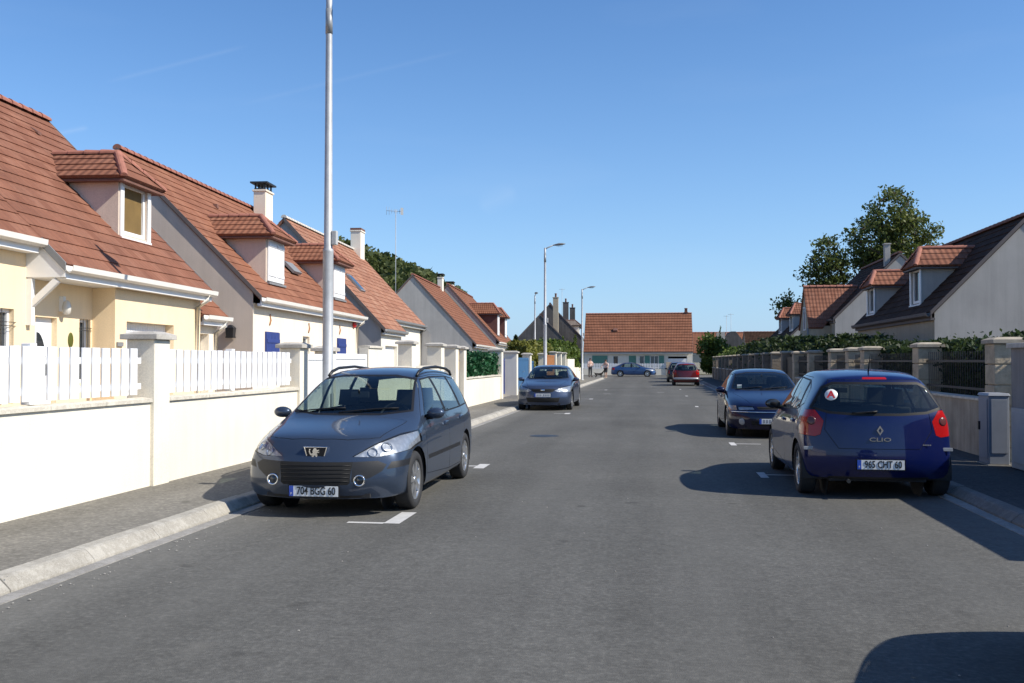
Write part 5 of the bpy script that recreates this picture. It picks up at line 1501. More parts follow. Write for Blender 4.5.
g = thing('boundary_wall', 'tall grey rendered wall at the right edge beside the first stone pillar', 'wall', (5.0, 7.75, 0), 0)
MB().box(0, .35, 0, 6.55, 0, 1.78).build('wall', M['grey_wall'], g)
MB().box(-.05, .42, 0, 6.60, 1.78, 1.85).build('coping', M['capstone'], g, .01)
mb_ = MB(); mb_.box(-.06, -.004, 4.8, 6.40, .12, .95); mb_.box(-.07, -.06, 4.85, 5.58, .2, .9); mb_.box(-.07, -.06, 5.62, 6.35, .2, .9)
mb_.build('meter_box', M['meter'], g, .006)
cb = thing('street_cabinet', 'blue-grey plastic street cabinet standing against the low wall at right', 'cabinet', (4.75, 14.47, .1), 0)
MB().box(0, .28, 0, .43, .02, 1.0).build('body', M['cabinet'], cb, .012)
MB().taper(-.015, .295, -.015, .445, 1.0, 1.04, .02, .02).build('lid', M['cabinet'], cb, .006)
d = MB(); d.box(-.012, -.001, .04, .39, .10, .95); do_ = d.build('door', M['cabinet'], cb, .004)
MB().box(-.03, -.012, .33, .37, .5, .62).build('handle', M['black'], do_)
d = MB(); d.box(.03, .25, -.012, -.001, .18, .95); d.build('side_panel', M['cabinet'], cb, .004)
MB().box(-.02, .30, -.02, .45, -.1, .02).build('plinth', M['kerb'], cb)

# G's front fence and gate
gf = thing('picket_fence', 'low white wall and picket fence in front of the long house at the street end', 'fence', (-7.6, 103.6, 0), 0)
MB().box(0, 9.0, 0, .2, 0, .75).build('wall', M['wall_white'], gf)
m = MB()
for i in range(52): m.box(.05 + i * .172, .16 + i * .172, .06, .09, .78, 1.35)
m.box(0, 9, .09, .12, .85, .92); m.box(0, 9, .09, .12, 1.15, 1.22); m.build('slats', M['white_pvc'], gf)
MB().box(9.0, 9.5, -.1, .4, 0, 1.5).build('gate_pillar', M['stone'], gf); MB().box(10.4, 10.8, -.1, .4, 0, 1.4).build('gate_pillar', M['wall_white'], gf)
m = MB()
for i in range(7): m.box(9.52 + i * .125, 9.60 + i * .125, .1, .14, .1, 1.2)
m.build('side_gate', M['white_pvc'], gf)

# ------------------------------------------------------------------ lamp posts, masts
def lamp_post(label, X, Y, h, r0=.085, toward=1, arm=.85, box=True, ang=0.):
    root = thing('street_lamp', label, 'street lamp', (X, Y, .1), R(ang), 'galvanised street lamps')
    m = MB(); m.lathe([(.0005, 0), (r0 * 1.75, 0), (r0 * 1.75, .03), (r0 * 1.06, .05), (r0 * 1.04, 3.35), (r0 * 1.06, 3.36), (r0 * 1.06, 3.40), (r0 * .86, 3.42), (r0 * .62, h - .3), (r0 * .62, h), (.0005, h)], 2, (0, 0, 0), 20)
    p = m.build('pole', M['galv'], root)
    MB().box(r0 * .9, r0 * .95 + .004, -.06, .06, .5, .95).build('pole_door', M['galv_d'], p)
    MB().lathe([(r0 * .70, h - .75), (r0 * .72, h - .75), (r0 * .70, h - .32), (r0 * .6, h - .32)], 2, (0, 0, 0), 18).build('pole_sleeve', M['galv_d'], p)
    if box: MB().box(r0 * .8, r0 * .8 + .09, -.05, .05, 3.48, 3.72).build('junction_box', M['meter'], p, .01)
    a = MB(); a.tube([(0, 0, h - .08), (toward * .12, 0, h), (toward * arm * .6, 0, h + .16)], [.035, .032, .03], 8); a.build('arm', M['galv'], root)
    hd_ = MB(); x0 = toward * arm * .5
    v = []; prof = [(0, .05, .03), (.10, .10, .055), (.28, .16, .085), (.46, .15, .07), (.60, .08, .03), (.64, .01, .01)]
    for (dx, wy, hz) in prof:
        z = h + .12 + dx * .10
        for kx in range(12):
            t = 2 * math.pi * kx / 12; v.append((x0 + toward * dx, wy * math.cos(t), z + (hz if math.sin(t) > 0 else hz * .55) * math.sin(t)))
    f = [(i * 12 + k_, i * 12 + (k_ + 1) % 12, (i + 1) * 12 + (k_ + 1) % 12, (i + 1) * 12 + k_) for i in range(len(prof) - 1) for k_ in range(12)]
    hd_.raw(v, f, True); ho = hd_.build('lamp_head', M['lamp_grey'], root)
    MB().ellipsoid((x0 + toward * .32, 0, h + .09), (.18, .11, .05), 12, 6).build('diffuser', M['lens'], ho)
    return root
lamp_post('tall galvanised street lamp rising out of the top of the picture beside the white gates', -5.48, 15.55, 7.86)
lamp_post('street lamp behind the parked grey-blue saloon, its head reaching over the road', -5.5, 48.7, 7.35)
lamp_post('street lamp at the far left corner near the two people', -5.5, 74.6, 7.15)
lamp_post('distant thin street lamp seen end on above the old dark house', -10.4, 84.0, 7.35, box=False, ang=-75, arm=1.0)

def antenna(label, X, Y, z0, z1, kind):
    root = thing('aerial', label, 'aerial', (X, Y, z0), 0)
    MB().tube([(0, 0, 0), (0, 0, z1 - z0)], .022, 8).build('mast', M['galv'], root)
    m = MB(); h = z1 - z0
    if kind == 'yagi':
        m.tube([(-.5, -.3, h - .1), (.35, .2, h - .1)], .015, 6)
        for t in np.linspace(0, 1, 7): m.tube([(-.5 + .85 * t, -.3 + .5 * t - .0, h - .1 - (.25 if t < .2 else .14)), (-.5 + .85 * t, -.3 + .5 * t, h - .1 + (.25 if t < .2 else .14))], .010, 5)
        for s in (-.22, .22): m.raw([(.3, .0, h - .1), (.42, .2, h - .1), (.42, .2, h - .1 + s), (.3, 0, h - .1 + s)], [(0, 1, 2, 3)])
    else:
        m.tube([(-.35, 0, h - .15), (.35, 0, h - .15)], .014, 6)
        for t in np.linspace(-.3, .3, 5): m.tube([(t, -.25, h - .15), (t, .25, h - .15)], .010, 5)
    m.build('antenna_elements', M['galv_d'], root)
antenna('tall roof aerial with a small rake head behind the brown roof', -15.6, 56.5, 3.0, 10.9, 'yagi')
antenna('thin roof aerial above the old chimneys at the far left', -11.2, 118, 6.0, 10.7, 'comb')
antenna('taller of the two thin masts beyond the round bush', 9.7, 122, 2, 7.6, 'comb')
antenna('shorter of the two thin masts beyond the round bush', 9.0, 120, 2, 7.3, 'comb')
# ------------------------------------------------------------------ vegetation
def cards(centres, sizes, up=.0, aspect=1.7, rng=RNG):
    """one small folded leaf-spray quad per centre"""
    N = len(centres); c = np.asarray(centres, float); s = np.asarray(sizes, float)[:, None]
    n = rng.normal(size=(N, 3)); n[:, 2] += up; n /= np.linalg.norm(n, axis=1)[:, None]
    a = np.cross(n, rng.normal(size=(N, 3))); a /= np.linalg.norm(a, axis=1)[:, None]
    b = np.cross(n, a)
    v = np.stack([c - a * s * .5 * aspect, c + b * s * .5 + n * s * .12, c + a * s * .5 * aspect, c - b * s * .5 + n * s * .12], 1).reshape(-1, 3)
    f = np.arange(4 * N).reshape(-1, 4)
    return v, f
def card_mesh(name, parts, mat, parent=None):
    V = []; F = []; o = 0
    for v, f in parts: V.append(v); F.append(f + o); o += len(v)
    V = np.concatenate(V); F = np.concatenate(F)
    me = bpy.data.meshes.new(name)
    me.vertices.add(len(V)); me.vertices.foreach_set('co', V.ravel())
    me.loops.add(F.size); me.loops.foreach_set('vertex_index', F.ravel().astype(np.int32))
    me.polygons.add(len(F)); me.polygons.foreach_set('loop_start', np.arange(0, F.size, 4, dtype=np.int32))
    me.update(calc_edges=True); me.validate()
    return link_mesh(name, me, mat, parent)

def blob_points(c, r, n, rng=RNG, shell=.55):
    d = rng.normal(size=(n, 3)); d /= np.linalg.norm(d, axis=1)[:, None]
    t = (shell + (1 - shell) * rng.random(n))[:, None]
    return np.asarray(c) + d * t * np.asarray(r)

def hedge(label, X0, X1, Y0, Y1, z0, z1, n, leaf, mat, rough=.12, group=None, cat='hedge', name='hedge', core=True):
    rng = np.random.default_rng(int(abs(X0 * 13 + Y0 * 7) * 10))
    parts = []
    L = Y1 - Y0; W = X1 - X0; H_ = z1 - z0
    def top(y, x): return z1 + rough * (np.sin(y * 1.7 + x) + np.sin(y * 4.3 + 1.3) * .6 + np.sin(y * 9.1 + 2 * x) * .35)
    y = Y0 + L * rng.random(n); x = X0 + W * rng.random(n); u = rng.random(n)
    z = z0 + (top(y, x) - z0) * u
    side = rng.random(n)
    x = np.where(side < .38, X0 + .10 * W * rng.normal(size=n), np.where(side < .55, X1 + .08 * W * rng.normal(size=n), x))
    z = np.where(side > .62, top(y, x) - .12 * abs(rng.normal(size=n)), z)
    y = np.where((side > .55) & (side < .62), np.where(rng.random(n) < .5, Y0, Y1) + .05 * rng.normal(size=n), y)
    z = z + (rng.random(n) > .985) * .2 * rng.random(n)
    parts.append(cards(np.stack([x, y, z], 1), leaf * (.6 + .8 * rng.random(n)), .3, 1.9, rng))
    if core:
        k = max(2, int(L / .5)); v = []; 
        for i in range(k):
            ya, yb = Y0 + .1 + (L - .2) * i / k, Y0 + .1 + (L - .2) * (i + 1) / k
            zt = z1 - .10 - rough * .8 + rng.uniform(-.1, .05) * rough
            a, b = X0 + W * .16 + rng.uniform(0, .05), X1 - W * .16
            P_ = [(a, ya, z0), (b, ya, z0), (b, yb, z0), (a, yb, z0), (a + .05, ya, zt), (b - .05, ya, zt), (b - .05, yb, zt), (a + .05, yb, zt)]
            for q in ((4, 5, 6, 7), (0, 1, 5, 4), (1, 2, 6, 5), (2, 3, 7, 6), (3, 0, 4, 7)): v += [P_[t] for t in q]
        v = np.array(v); parts.append((v, np.arange(len(v)).reshape(-1, 4)))
    o = card_mesh(name, parts, M[mat]); return tag(o, label, cat, group)

hedge('clipped green hedge on the cream wall in front of the grey gabled house', -6.75, -6.10, 30.0, 36.9, 1.0, 1.85, 12000, .09, 'leaf_green', .03)
HG = 'dark conifer hedges behind the right wall'
hedge('dark conifer hedge behind the railing nearest the street cabinet', 5.62, 6.7, 14.9, 19.3, .1, 1.93, 22000, .055, 'leaf_hedge', .07, HG, core=False)
hedge('dark conifer hedge behind the long railing and the hatchback roof', 5.62, 6.7, 19.7, 28.2, .1, 1.93, 28000, .066, 'leaf_hedge', .09, HG, core=False)
hedge('dark conifer hedge rising beneath the eaves of the nearest right house', 5.7, 7.0, 28.7, 40, .1, 2.15, 24000, .085, 'leaf_hedge', .16, HG)
hedge('broad dark green hedge above the far run of stone pillars', 5.75, 8.0, 43, 62, .1, 2.42, 24000, .12, 'leaf_hedge', .22, HG)
hedge('lower dark green hedge toward the far right corner', 5.75, 7.6, 62, 76, .1, 2.2, 12000, .13, 'leaf_bright', .25, HG)
LG = 'garden shrubs behind the far left gates'
hedge('long loose yellow-green hedge behind the blue gates', -7.4, -6.5, 49, 61, .1, 2.35, 14000, .12, 'leaf_yellow', .22, LG)
hedge('brown-green garden hedge behind the white posts on the left', -7.6, -6.5, 61.5, 74, .1, 2.6, 10000, .14, 'leaf_bright', .3, LG)

def shrub(label, c, r, n, leaf, mat, name='shrub', group=None, spikes=0):
    root = thing(name, label, 'shrub', (c[0], c[1], .05), 0, group)
    parts = []; rng = np.random.default_rng(int(abs(c[0] * 31 + c[1] * 17)))
    k = 9
    for i in range(k):
        a = rng.random() * 6.28; rr = .5 * rng.random() ** .5
        cc = (r[0] * rr * math.cos(a), r[1] * rr * math.sin(a), r[2] * (.55 + .85 * rng.random()))
        q = .38 + .25 * rng.random()
        P_ = blob_points(cc, (r[0] * q, r[1] * q, r[2] * q), n // k, rng, .3); P_[:, 2] = np.maximum(P_[:, 2], .05)
        parts.append(cards(P_, leaf * (.6 + .8 * rng.random(len(P_))), .4, 1.8, rng))
    for i in range(spikes):
        a = rng.random() * 6.28; t = np.linspace(0, 1, 60)[:, None]
        b = np.array([r[0] * .4 * math.cos(a), r[1] * .4 * math.sin(a), r[2] * 1.1]); e = b + np.array([math.cos(a) * .3, math.sin(a) * .3, r[2] * (.7 + .5 * rng.random())])
        P_ = b + (e - b) * t + rng.normal(size=(60, 3)) * .10 * (1.1 - t); parts.append(cards(P_, leaf * .7 * np.ones(60), .2, 2.2, rng))
    card_mesh('foliage', parts, M[mat], root)
    m = MB(); m.tube([(0, 0, 0), (.05, 0, r[2] * .8)], [.08, .04], 6); m.tube([(0, 0, .2), (r[0] * .4, .1, r[2] * .9)], [.05, .02], 6); m.tube([(0, 0, .2), (-r[0] * .4, -.1, r[2] * .9)], [.05, .02], 6)
    m.build('stem', M['bark'], root)
    return root
shrub('big round green bush standing out past the end of the right wall', (5.5, 88.5), (1.9, 1.7, 2.1), 7500, .19, 'leaf_bright', spikes=4)
shrub('low bright green bush in front of the big round bush', (6.3, 80), (1.5, 1.5, 1.45), 4500, .18, 'leaf_bright')
shrub('bright green shrub between the round bush and the long right hedge', (7.6, 77), (1.4, 1.8, 1.5), 4500, .17, 'leaf_bright')
shrub('tall bushy green shrub at the last white wall on the left corner', (-6.9, 76.5), (1.25, 2.4, 1.75), 6000, .18, 'leaf_bright', spikes=4)
shrub('yellowing shrub beside the bushy green shrub at the left corner', (-7.4, 71), (1.0, 2.0, 1.6), 4000, .17, 'leaf_yellow')
cy = thing('cypress', 'slim dark cypress standing before the blackish gable', 'tree', (-8.95, 62, .05), 0)
P_ = []
for i in range(2400):
    t = RNG.random(); rr = .42 * (1 - t) ** .7 * (.5 + .5 * RNG.random()); a = RNG.random() * 6.28; P_.append((rr * math.cos(a), rr * math.sin(a), (.2 + 3.0 * t)))
card_mesh('crown', [cards(P_, .16 * np.ones(len(P_)), .8, 2.0)], M['leaf_hedge'], cy); MB().tube([(0, 0, 0), (0, 0, 2.6)], [.09, .02], 7).build('trunk', M['bark'], cy)

def tree(label, X, Y, h, crown, seed, nleaf, leaf, mat='leaf_tree', trunk_r=.35, lean=0., z_split=.28, levels=4, group=None, spread=.62):
    root = thing('tree', label, 'tree', (X, Y, 0), 0, group)
    rnd = random.Random(seed); rng = np.random.default_rng(seed)
    m = MB(); tips = []
    cx, cz, rx, rz = crown       # crown centre offset/height, radii
    base = Vector((0, 0, -.1)); nodes = []; par = []
    n0 = 8; zt = cz - rz * .25
    for k in range(n0 + 1):
        nodes.append(Vector((cx * (k / n0) + rnd.gauss(0, .05), rnd.gauss(0, .05), zt * k / n0 - .1))); par.append(k - 1)
    first = max(1, int(n0 * .55))
    att = []
    na = int(60 + 26 * rx * rz / 1.2)
    for _ in range(na):
        while True:
            q = Vector((rnd.uniform(-1, 1), rnd.uniform(-1, 1), rnd.uniform(-1, 1)))
            if .25 < q.length < 1: break
        lump = 1 + .16 * math.sin(q.x * 5 + seed) * math.cos(q.z * 6 + seed) + .10 * math.sin(q.y * 9)
        wz = 1. if q.z > 0 else .85
        att.append(Vector((cx + q.x * rx * lump * (1 - .12 * max(0, q.z)), q.y * rx * lump, cz + q.z * rz * wz * lump)))
    top = nodes[-1]
    att.sort(key=lambda a_: (a_ - top).length)
    leafs = []
    for a_ in att:
        b_ = min(range(first, len(nodes)), key=lambda i_: (nodes[i_] - a_).length + .35 * max(0, nodes[i_].z - a_.z))
        d_ = a_ - nodes[b_]; ns = max(1, int(d_.length / .7)); pv = b_
        for s_ in range(1, ns + 1):
            q = nodes[b_] + d_ * (s_ / ns) + Vector((rnd.gauss(0, .06), rnd.gauss(0, .06), rnd.gauss(0, .06) + .12 * math.sin(math.pi * s_ / ns)))
            nodes.append(q); par.append(pv); pv = len(nodes) - 1
        leafs.append(pv)
    wgt = [0.] * len(nodes)
    kids = [0] * len(nodes)
    for i_ in range(len(nodes)):
        if par[i_] >= 0: kids[par[i_]] += 1
    for i_ in range(len(nodes) - 1, -1, -1):
        if kids[i_] == 0: wgt[i_] += 1
        if par[i_] >= 0: wgt[par[i_]] += wgt[i_]
    W0 = wgt[0]
    rad = [max(.016, trunk_r * (w_ / W0) ** .48) for w_ in wgt]
    for k in range(n0): rad[k] = max(rad[k], trunk_r * (1 - .35 * k / n0))
    for i_ in range(1, len(nodes)):
        m.tube([nodes[par[i_]], nodes[i_]], [min(rad[par[i_]], rad[i_] * 1.35), rad[i_]], 8 if rad[i_] > .1 else 5 if rad[i_] > .03 else 3, False)
    m.build('trunk', M['bark'], root, recalc=False, weld=False)
    parts = []; k = max(4, int(nleaf / len(leafs)))
    for i_ in leafs:
        kk = int(k * (.45 + 1.1 * rng.random())); rr = .30 + .20 * rng.random()
        P2 = np.array(nodes[i_]) + np.clip(rng.normal(size=(kk, 3)), -1.7, 1.7) * np.array([rr, rr, rr * .6])
        parts.append(cards(P2, leaf * (.6 + .8 * rng.random(kk)), .6, 1.7, rng))
    card_mesh('crown', parts, M[mat], root)
    return root
tree('tall broad crowned tree rising behind the chimneyed right gable', 20.2, 85, 16.6, (0.1, 11.0, 3.6, 4.9), 5, 15000, .18, trunk_r=.36)
tree('shorter loose crowned tree left of the tall tree on the right', 14.75, 84, 12.4, (0, 8.7, 1.85, 3.6), 9, 4000, .18, trunk_r=.2)
tree('sparse little tree peeping over the far right dormers', 11.9, 88, 7.9, (0, 6.3, .8, 1.4), 21, 700, .18, trunk_r=.1)

# ------------------------------------------------------------------ wooded hill
def hill_h(x, y):
    prof = [(-260, 36), (-120, 30), (-80, 28.5), (-69, 27.5), (-61, 24.4), (-54, 21.8), (-47.5, 19.4), (-44, 16.5), (-40, 10.0), (-36, 8.0), (-31, 3.5), (-28, 2.0), (-10, 2), (10, 1), (40, 0)]
    k = interp(prof, x)
    t = max(0, min(1, (y - 120) / 80)); t = t * t * (3 - 2 * t) * max(0, min(1, 1 - (y - 215) / 90))
    return k * t
hm = MB(); xs = [-260 + i * 12 for i in range(27)]; ys = [118 + j * 12 for j in range(22)]
v = [(x, y, hill_h(x, y) - 3.0 + random.uniform(-.4, .4)) for y in ys for x in xs]
hm.raw(v, [(j * 27 + i, j * 27 + i + 1, (j + 1) * 27 + i + 1, (j + 1) * 27 + i) for j in range(21) for i in range(26)], True)
ho = hm.build('hill', M['hillm']); ho['kind'] = 'structure'
parts = []; rng = np.random.default_rng(44)
for i in range(560):
    y = rng.uniform(150, 215); x = rng.uniform(-150, 25) if i % 3 else rng.uniform(-75, -25)
    r = rng.uniform(2.2, 4.2) * (1 if x < -45 else .6); z = hill_h(x, y) - r * .35
    n = 130; P2 = blob_points((x, y, z), (r, r, r * .9), n, rng, .6); P2 = P2[P2[:, 2] > z - r * .4]
    parts.append(cards(P2, .95 * (.6 + .7 * rng.random(len(P2))), .5, 1.4, rng))
wd = card_mesh('woodland', parts, M['leaf_hill']); tag(wd, 'wooded green hillside beyond the left roofs', 'woodland', kind='stuff')

# ------------------------------------------------------------------ people and dog
def skin_body(name, pts, edges, radii, mat, parent, level=2, root_i=0):
    me = bpy.data.meshes.new(name); me.from_pydata(pts, edges, [])
    o = bpy.data.objects.new(name, me); COL.objects.link(o)
    sk = o.modifiers.new('s', 'SKIN'); sk.use_smooth_shade = True
    for i, r in enumerate(radii): me.skin_vertices[0].data[i].radius = r if isinstance(r, tuple) else (r, r)
    me.skin_vertices[0].data[root_i].use_root = True
    ss = o.modifiers.new('u', 'SUBSURF'); ss.levels = level; ss.render_levels = level
    bpy.context.view_layer.update()
    em = bpy.data.meshes.new_from_object(o.evaluated_get(bpy.context.evaluated_depsgraph_get()))
    bpy.data.objects.remove(o); bpy.data.meshes.remove(me)
    em.name = name
    em.polygons.foreach_set('use_smooth', [True] * len(em.polygons)); em.materials.clear()
    return link_mesh(name, em, mat, parent)

def person(label, X, Y, z, rz, top, bottom, legs_bare, pose):
    root = thing('person', label, 'person', (X, Y, z), R(rz), 'people standing at the far corner')
    # joints: facing -y
    J = dict(pelvis=(0, 0, .95), waist=(0, -.01, 1.10), chest=(0, -.02, 1.30), neck=(0, -.02, 1.47), head=(0, -.04, 1.60), crown=(0, -.03, 1.70))
    for s, n in ((1, 'l'), (-1, 'r')):
        J['hip' + n] = (s * .10, 0, .90)
        st = pose.get('step', 0) * s
        J['knee' + n] = (s * .11, -.02 - st * .10, .50); J['ank' + n] = (s * .11, .02 - st * .16, .09); J['toe' + n] = (s * .13, -.15 - st * .16, .04)
        J['sh' + n] = (s * .19, -.01, 1.40)
        e, h = pose['arm' + n]
        J['el' + n] = e; J['ha' + n] = h; 
    keys = list(J); ix = {k: i for i, k in enumerate(keys)}
    E_ = [('pelvis', 'waist'), ('waist', 'chest'), ('chest', 'neck'), ('neck', 'head'), ('head', 'crown')]
    for n in 'lr': E_ += [('pelvis', 'hip' + n), ('hip' + n, 'knee' + n), ('knee' + n, 'ank' + n), ('ank' + n, 'toe' + n), ('chest', 'sh' + n), ('sh' + n, 'el' + n), ('el' + n, 'ha' + n)]
    rad = dict(pelvis=(.15, .11), waist=(.135, .10), chest=(.155, .11), neck=.055, head=(.085, .10), crown=(.06, .07))
    for n in 'lr': rad.update({'hip' + n: .085, 'knee' + n: .058, 'ank' + n: .04, 'toe' + n: .035, 'sh' + n: .06, 'el' + n: .042, 'ha' + n: .035})
    body = skin_body('body', [J[k] for k in keys], [(ix[a], ix[b]) for a, b in E_], [rad[k] for k in keys], M['skin'], root)
    # clothing follows the same joints a little further out
    def cloth(nm, ks, es, grow, mat):
        i2 = {k: i for i, k in enumerate(ks)}
        rr = []
        for k in ks:
            q = rad[k]; rr.append((q[0] + grow, q[1] + grow) if isinstance(q, tuple) else q + grow)
        return skin_body(nm, [J[k] for k in ks], [(i2[a], i2[b]) for a, b in es], rr, mat, root)
    cloth('shirt', ['waist', 'chest', 'shl', 'shr', 'ell', 'elr', 'pelvis'], [('pelvis', 'waist'), ('waist', 'chest'), ('chest', 'shl'), ('chest', 'shr'), ('shl', 'ell'), ('shr', 'elr')], .018, top)
    ks = ['pelvis', 'hipl', 'hipr', 'kneel', 'kneer'] + ([] if legs_bare else ['ankl', 'ankr'])
    es = [('pelvis', 'hipl'), ('pelvis', 'hipr'), ('hipl', 'kneel'), ('hipr', 'kneer')] + ([] if legs_bare else [('kneel', 'ankl'), ('kneer', 'ankr')])
    cloth('shorts' if legs_bare else 'trousers', ks, es, .02, bottom)
    h = MB(); h.ellipsoid((0, -.015, 1.665), (.098, .112, .105), 14, 10); h.build('hair', M['hair'], root)
    fc = MB()
    for s in (1, -1): fc.ellipsoid((s * .035, -.135, 1.615), (.014, .010, .010), 8, 6)
    fc.build('eyes', M['black'], root)
    nz = MB(); nz.ellipsoid((0, -.15, 1.585), (.014, .025, .025), 8, 6)
    for s in (1, -1):
        nz.ellipsoid((s * .095, -.03, 1.60), (.012, .025, .035), 8, 6)
        hx, hy, hz = pose['arm' + ('l' if s > 0 else 'r')][1]
        for k in range(4): nz.tube([(hx + (k - 1.5) * .018, hy - .01, hz - .02), (hx + (k - 1.5) * .02, hy - .03, hz - .07), (hx + (k - 1.5) * .018, hy - .02, hz - .10 + .006 * abs(k - 1.5))], [.010, .009, .007], 6)
        nz.tube([(hx - s * .03, hy, hz), (hx - s * .055, hy - .03, hz - .04)], [.011, .008], 6)
    nz.build('features', M['skin'], body)
    sh = MB()
    for n in 'lr':
        t = J['toe' + n]; sh.ellipsoid((t[0], t[1] + .07, .045), (.052, .14, .05), 12, 8)
    sh.build('shoes', M['dark_cloth'] if not legs_bare else M['khaki_cloth'], root)
    return root
person('person in pale top and long black trousers standing on the far left pavement', -5.78, 88.5, .108, 30, M['pale_cloth'], M['dark_cloth'], False, dict(arml=((.26, -.10, 1.17), (.10, -.26, 1.12)), armr=((-.26, -.02, 1.15), (-.24, -.08, .92))))
person('person in pale pink top and dark shorts bending an arm toward the dog', -4.35, 88.8, .0, -20, M['pale_cloth'], M['dark_cloth'], True, dict(arml=((.27, -.04, 1.16), (.25, -.14, .93)), armr=((-.28, -.08, 1.18), (-.36, -.26, 1.02)), step=.6))
dg = thing('dog', 'small dark dog standing in the road beside the person in shorts', 'dog', (-4.95, 88.3, 0), R(80))
# trunk along y (head at -y)
dp = [(0, .32, .42), (0, .10, .40), (0, -.14, .39), (0, -.28, .45), (0, -.37, .58), (0, -.45, .62), (0, -.56, .58), (0, .42, .50), (0, .52, .58)]
de = [(0, 1), (1, 2), (2, 3), (3, 4), (4, 5), (5, 6), (0, 7), (7, 8)]; dr_ = [.085, .085, .105, .09, .06, .065, .035, .022, .014]
for s in (1, -1):
    b = len(dp); dp += [(s * .07, -.20, .32), (s * .075, -.19, .17), (s * .075, -.21, .04), (s * .075, -.25, .02)]; de += [(2, b), (b, b + 1), (b + 1, b + 2), (b + 2, b + 3)]; dr_ += [.045, .028, .022, .02]
    b = len(dp); dp += [(s * .07, .28, .33), (s * .08, .20, .24), (s * .08, .34, .15), (s * .08, .31, .03), (s * .08, .26, .02)]; de += [(0, b), (b, b + 1), (b + 1, b + 2), (b + 2, b + 3), (b + 3, b + 4)]; dr_ += [.06, .042, .025, .02, .02]
skin_body('body', dp, de, dr_, M['dog'], dg, 2, 1)
e = MB()
for s in (1, -1): e.taper(s * .05 - .02, s * .05 + .02, -.46, -.40, .66, .74, .015, .02)
e.build('ears', M['dog'], dg)

# ------------------------------------------------------------------ cars
CG = 'cars parked along the kerbs'
P_SW = paint('steel_blue_paint', (.042, .060, .095), .4, .30)
P_HB = paint('royal_blue_paint', (.003, .008, .065), .08, .30)
P_LB = paint('navy_paint', (.003, .004, .028), .05, .30)
P_SD = paint('grey_blue_paint', (.050, .068, .115), .4, .30)
P_FB = paint('mid_blue_paint', (.03, .075, .19), .35, .32)
P_MR = paint('maroon_paint', (.12, .012, .016), .2, .35)
P_DK = paint('dark_paint', (.012, .016, .028), .2, .35)
P_SV = paint('silver_paint', (.4, .41, .42), .6, .35)

# wagon: nose towards the camera
sp = dict(WAGON); sp['fplate'] = ('704 BGG 60', .285, 'full')
sw, sf, pr = build_car(sp, 'estate_car', 'steel-blue estate car with roof rails and clear headlights parked nose on at the left kerb', (-3.41, 9.22, 0), 0, P_SW, CG, 3)
# badge: dark shield with a chromed rearing lion
sw.scale = (1, 1, .98)
h, n = sf((0, -1, .675), (0, 1, 0))
bd = MB(); tilt = .0
by = h.y - .012
def shield(k, y0, y1, m_): m_.prism([(-.115 * k, .062 * k + .672), (.115 * k, .062 * k + .672), (.085 * k, -.04 * k + .672), (.055 * k, -.058 * k + .672), (-.055 * k, -.058 * k + .672), (-.085 * k, -.04 * k + .672)], 1, y0, y1)
shield(1.12, by, by + .10, bd); bo = bd.build('badge', M['chrome'], sw, .004)
b2 = MB(); shield(.98, by - .004, by + .01, b2); b2.build('badge_field', M['black'], bo)
lion = [(-.030, -.040), (-.012, -.040), (-.010, -.018), (.002, -.020), (.004, -.040), (.022, -.040), (.016, -.030), (.018, -.010), (.012, .004), (.030, .002), (.034, .010), (.016, .014), (.032, .022), (.030, .030), (.012, .026), (.008, .040), (-.010, .042), (-.016, .030), (-.022, .020), (-.020, .002), (-.030, -.006), (-.040, .006), (-.044, .026), (-.036, .034), (-.050, .036), (-.052, .008), (-.040, -.016), (-.026, -.020)]
ln = MB(); ln.prism([(x * 1.3, z * 1.25 + .674) for x, z in lion], 1, by - .008, by - .003); ln.build('lion_emblem', M['chrome'], bo)
for s in (1, -1):
    h, n = sf((s * .46, -1, .395), (0, 1, 0))
    f = MB().lathe([(.048, .03), (.062, .0), (.060, -.012), (.050, -.014), (.044, .0), (.036, .02)], 1, (0, 0, 0), 24); o = f.build('fog_lamp', M['chrome'], sw)
    o.location = (h.x, h.y - .01, h.z); 
    l = MB().lathe([(.0005, -.002), (.035, .0), (.045, .01)], 1, (0, 0, 0), 18).build('lens', M['pane'], o)
for hl in [c for c in sw.children if c.name.startswith('headlight')]:
    s = 1 if sum(v.co.x for v in hl.data.vertices) > 0 else -1
    for (x, z, r_) in ((.56, .675, .05), (.68, .725, .058)):
        h, n = sf((s * x, -1, z), (0, 1, 0))
        b = MB().lathe([(.0005, .03), (r_ * .45, .025), (r_ * .9, .0), (r_, -.012), (r_ * .95, -.014)], 1, (0, 0, 0), 20); o = b.build('lamp_bowl', M['chrome'], hl); o.location = h - n * .012 + Vector((0, .012, 0)); o.rotation_euler = n.to_track_quat('-Y', 'Z').to_euler()
for s in (1, -1):
    pts = []
    for (y, dz) in ((2.08, .012), (2.2, .038), (2.45, .052), (3.1, .056), (3.7, .052), (3.95, .038), (4.05, .012)):
        h, n = sf((s * .545, y, 3), (0, 0, -1)); pts.append((s * .555, y, h.z + dz))
    MB().tube(pts, [.016, .02, .019, .018, .019, .02, .016], 8).build('roof_rail', M['trim'], sw)
h, n = sf((.0, 2.35, 3), (0, 0, -1))
h2, n2 = sf((-.45, -1, 1.13), (0, 1, 0))

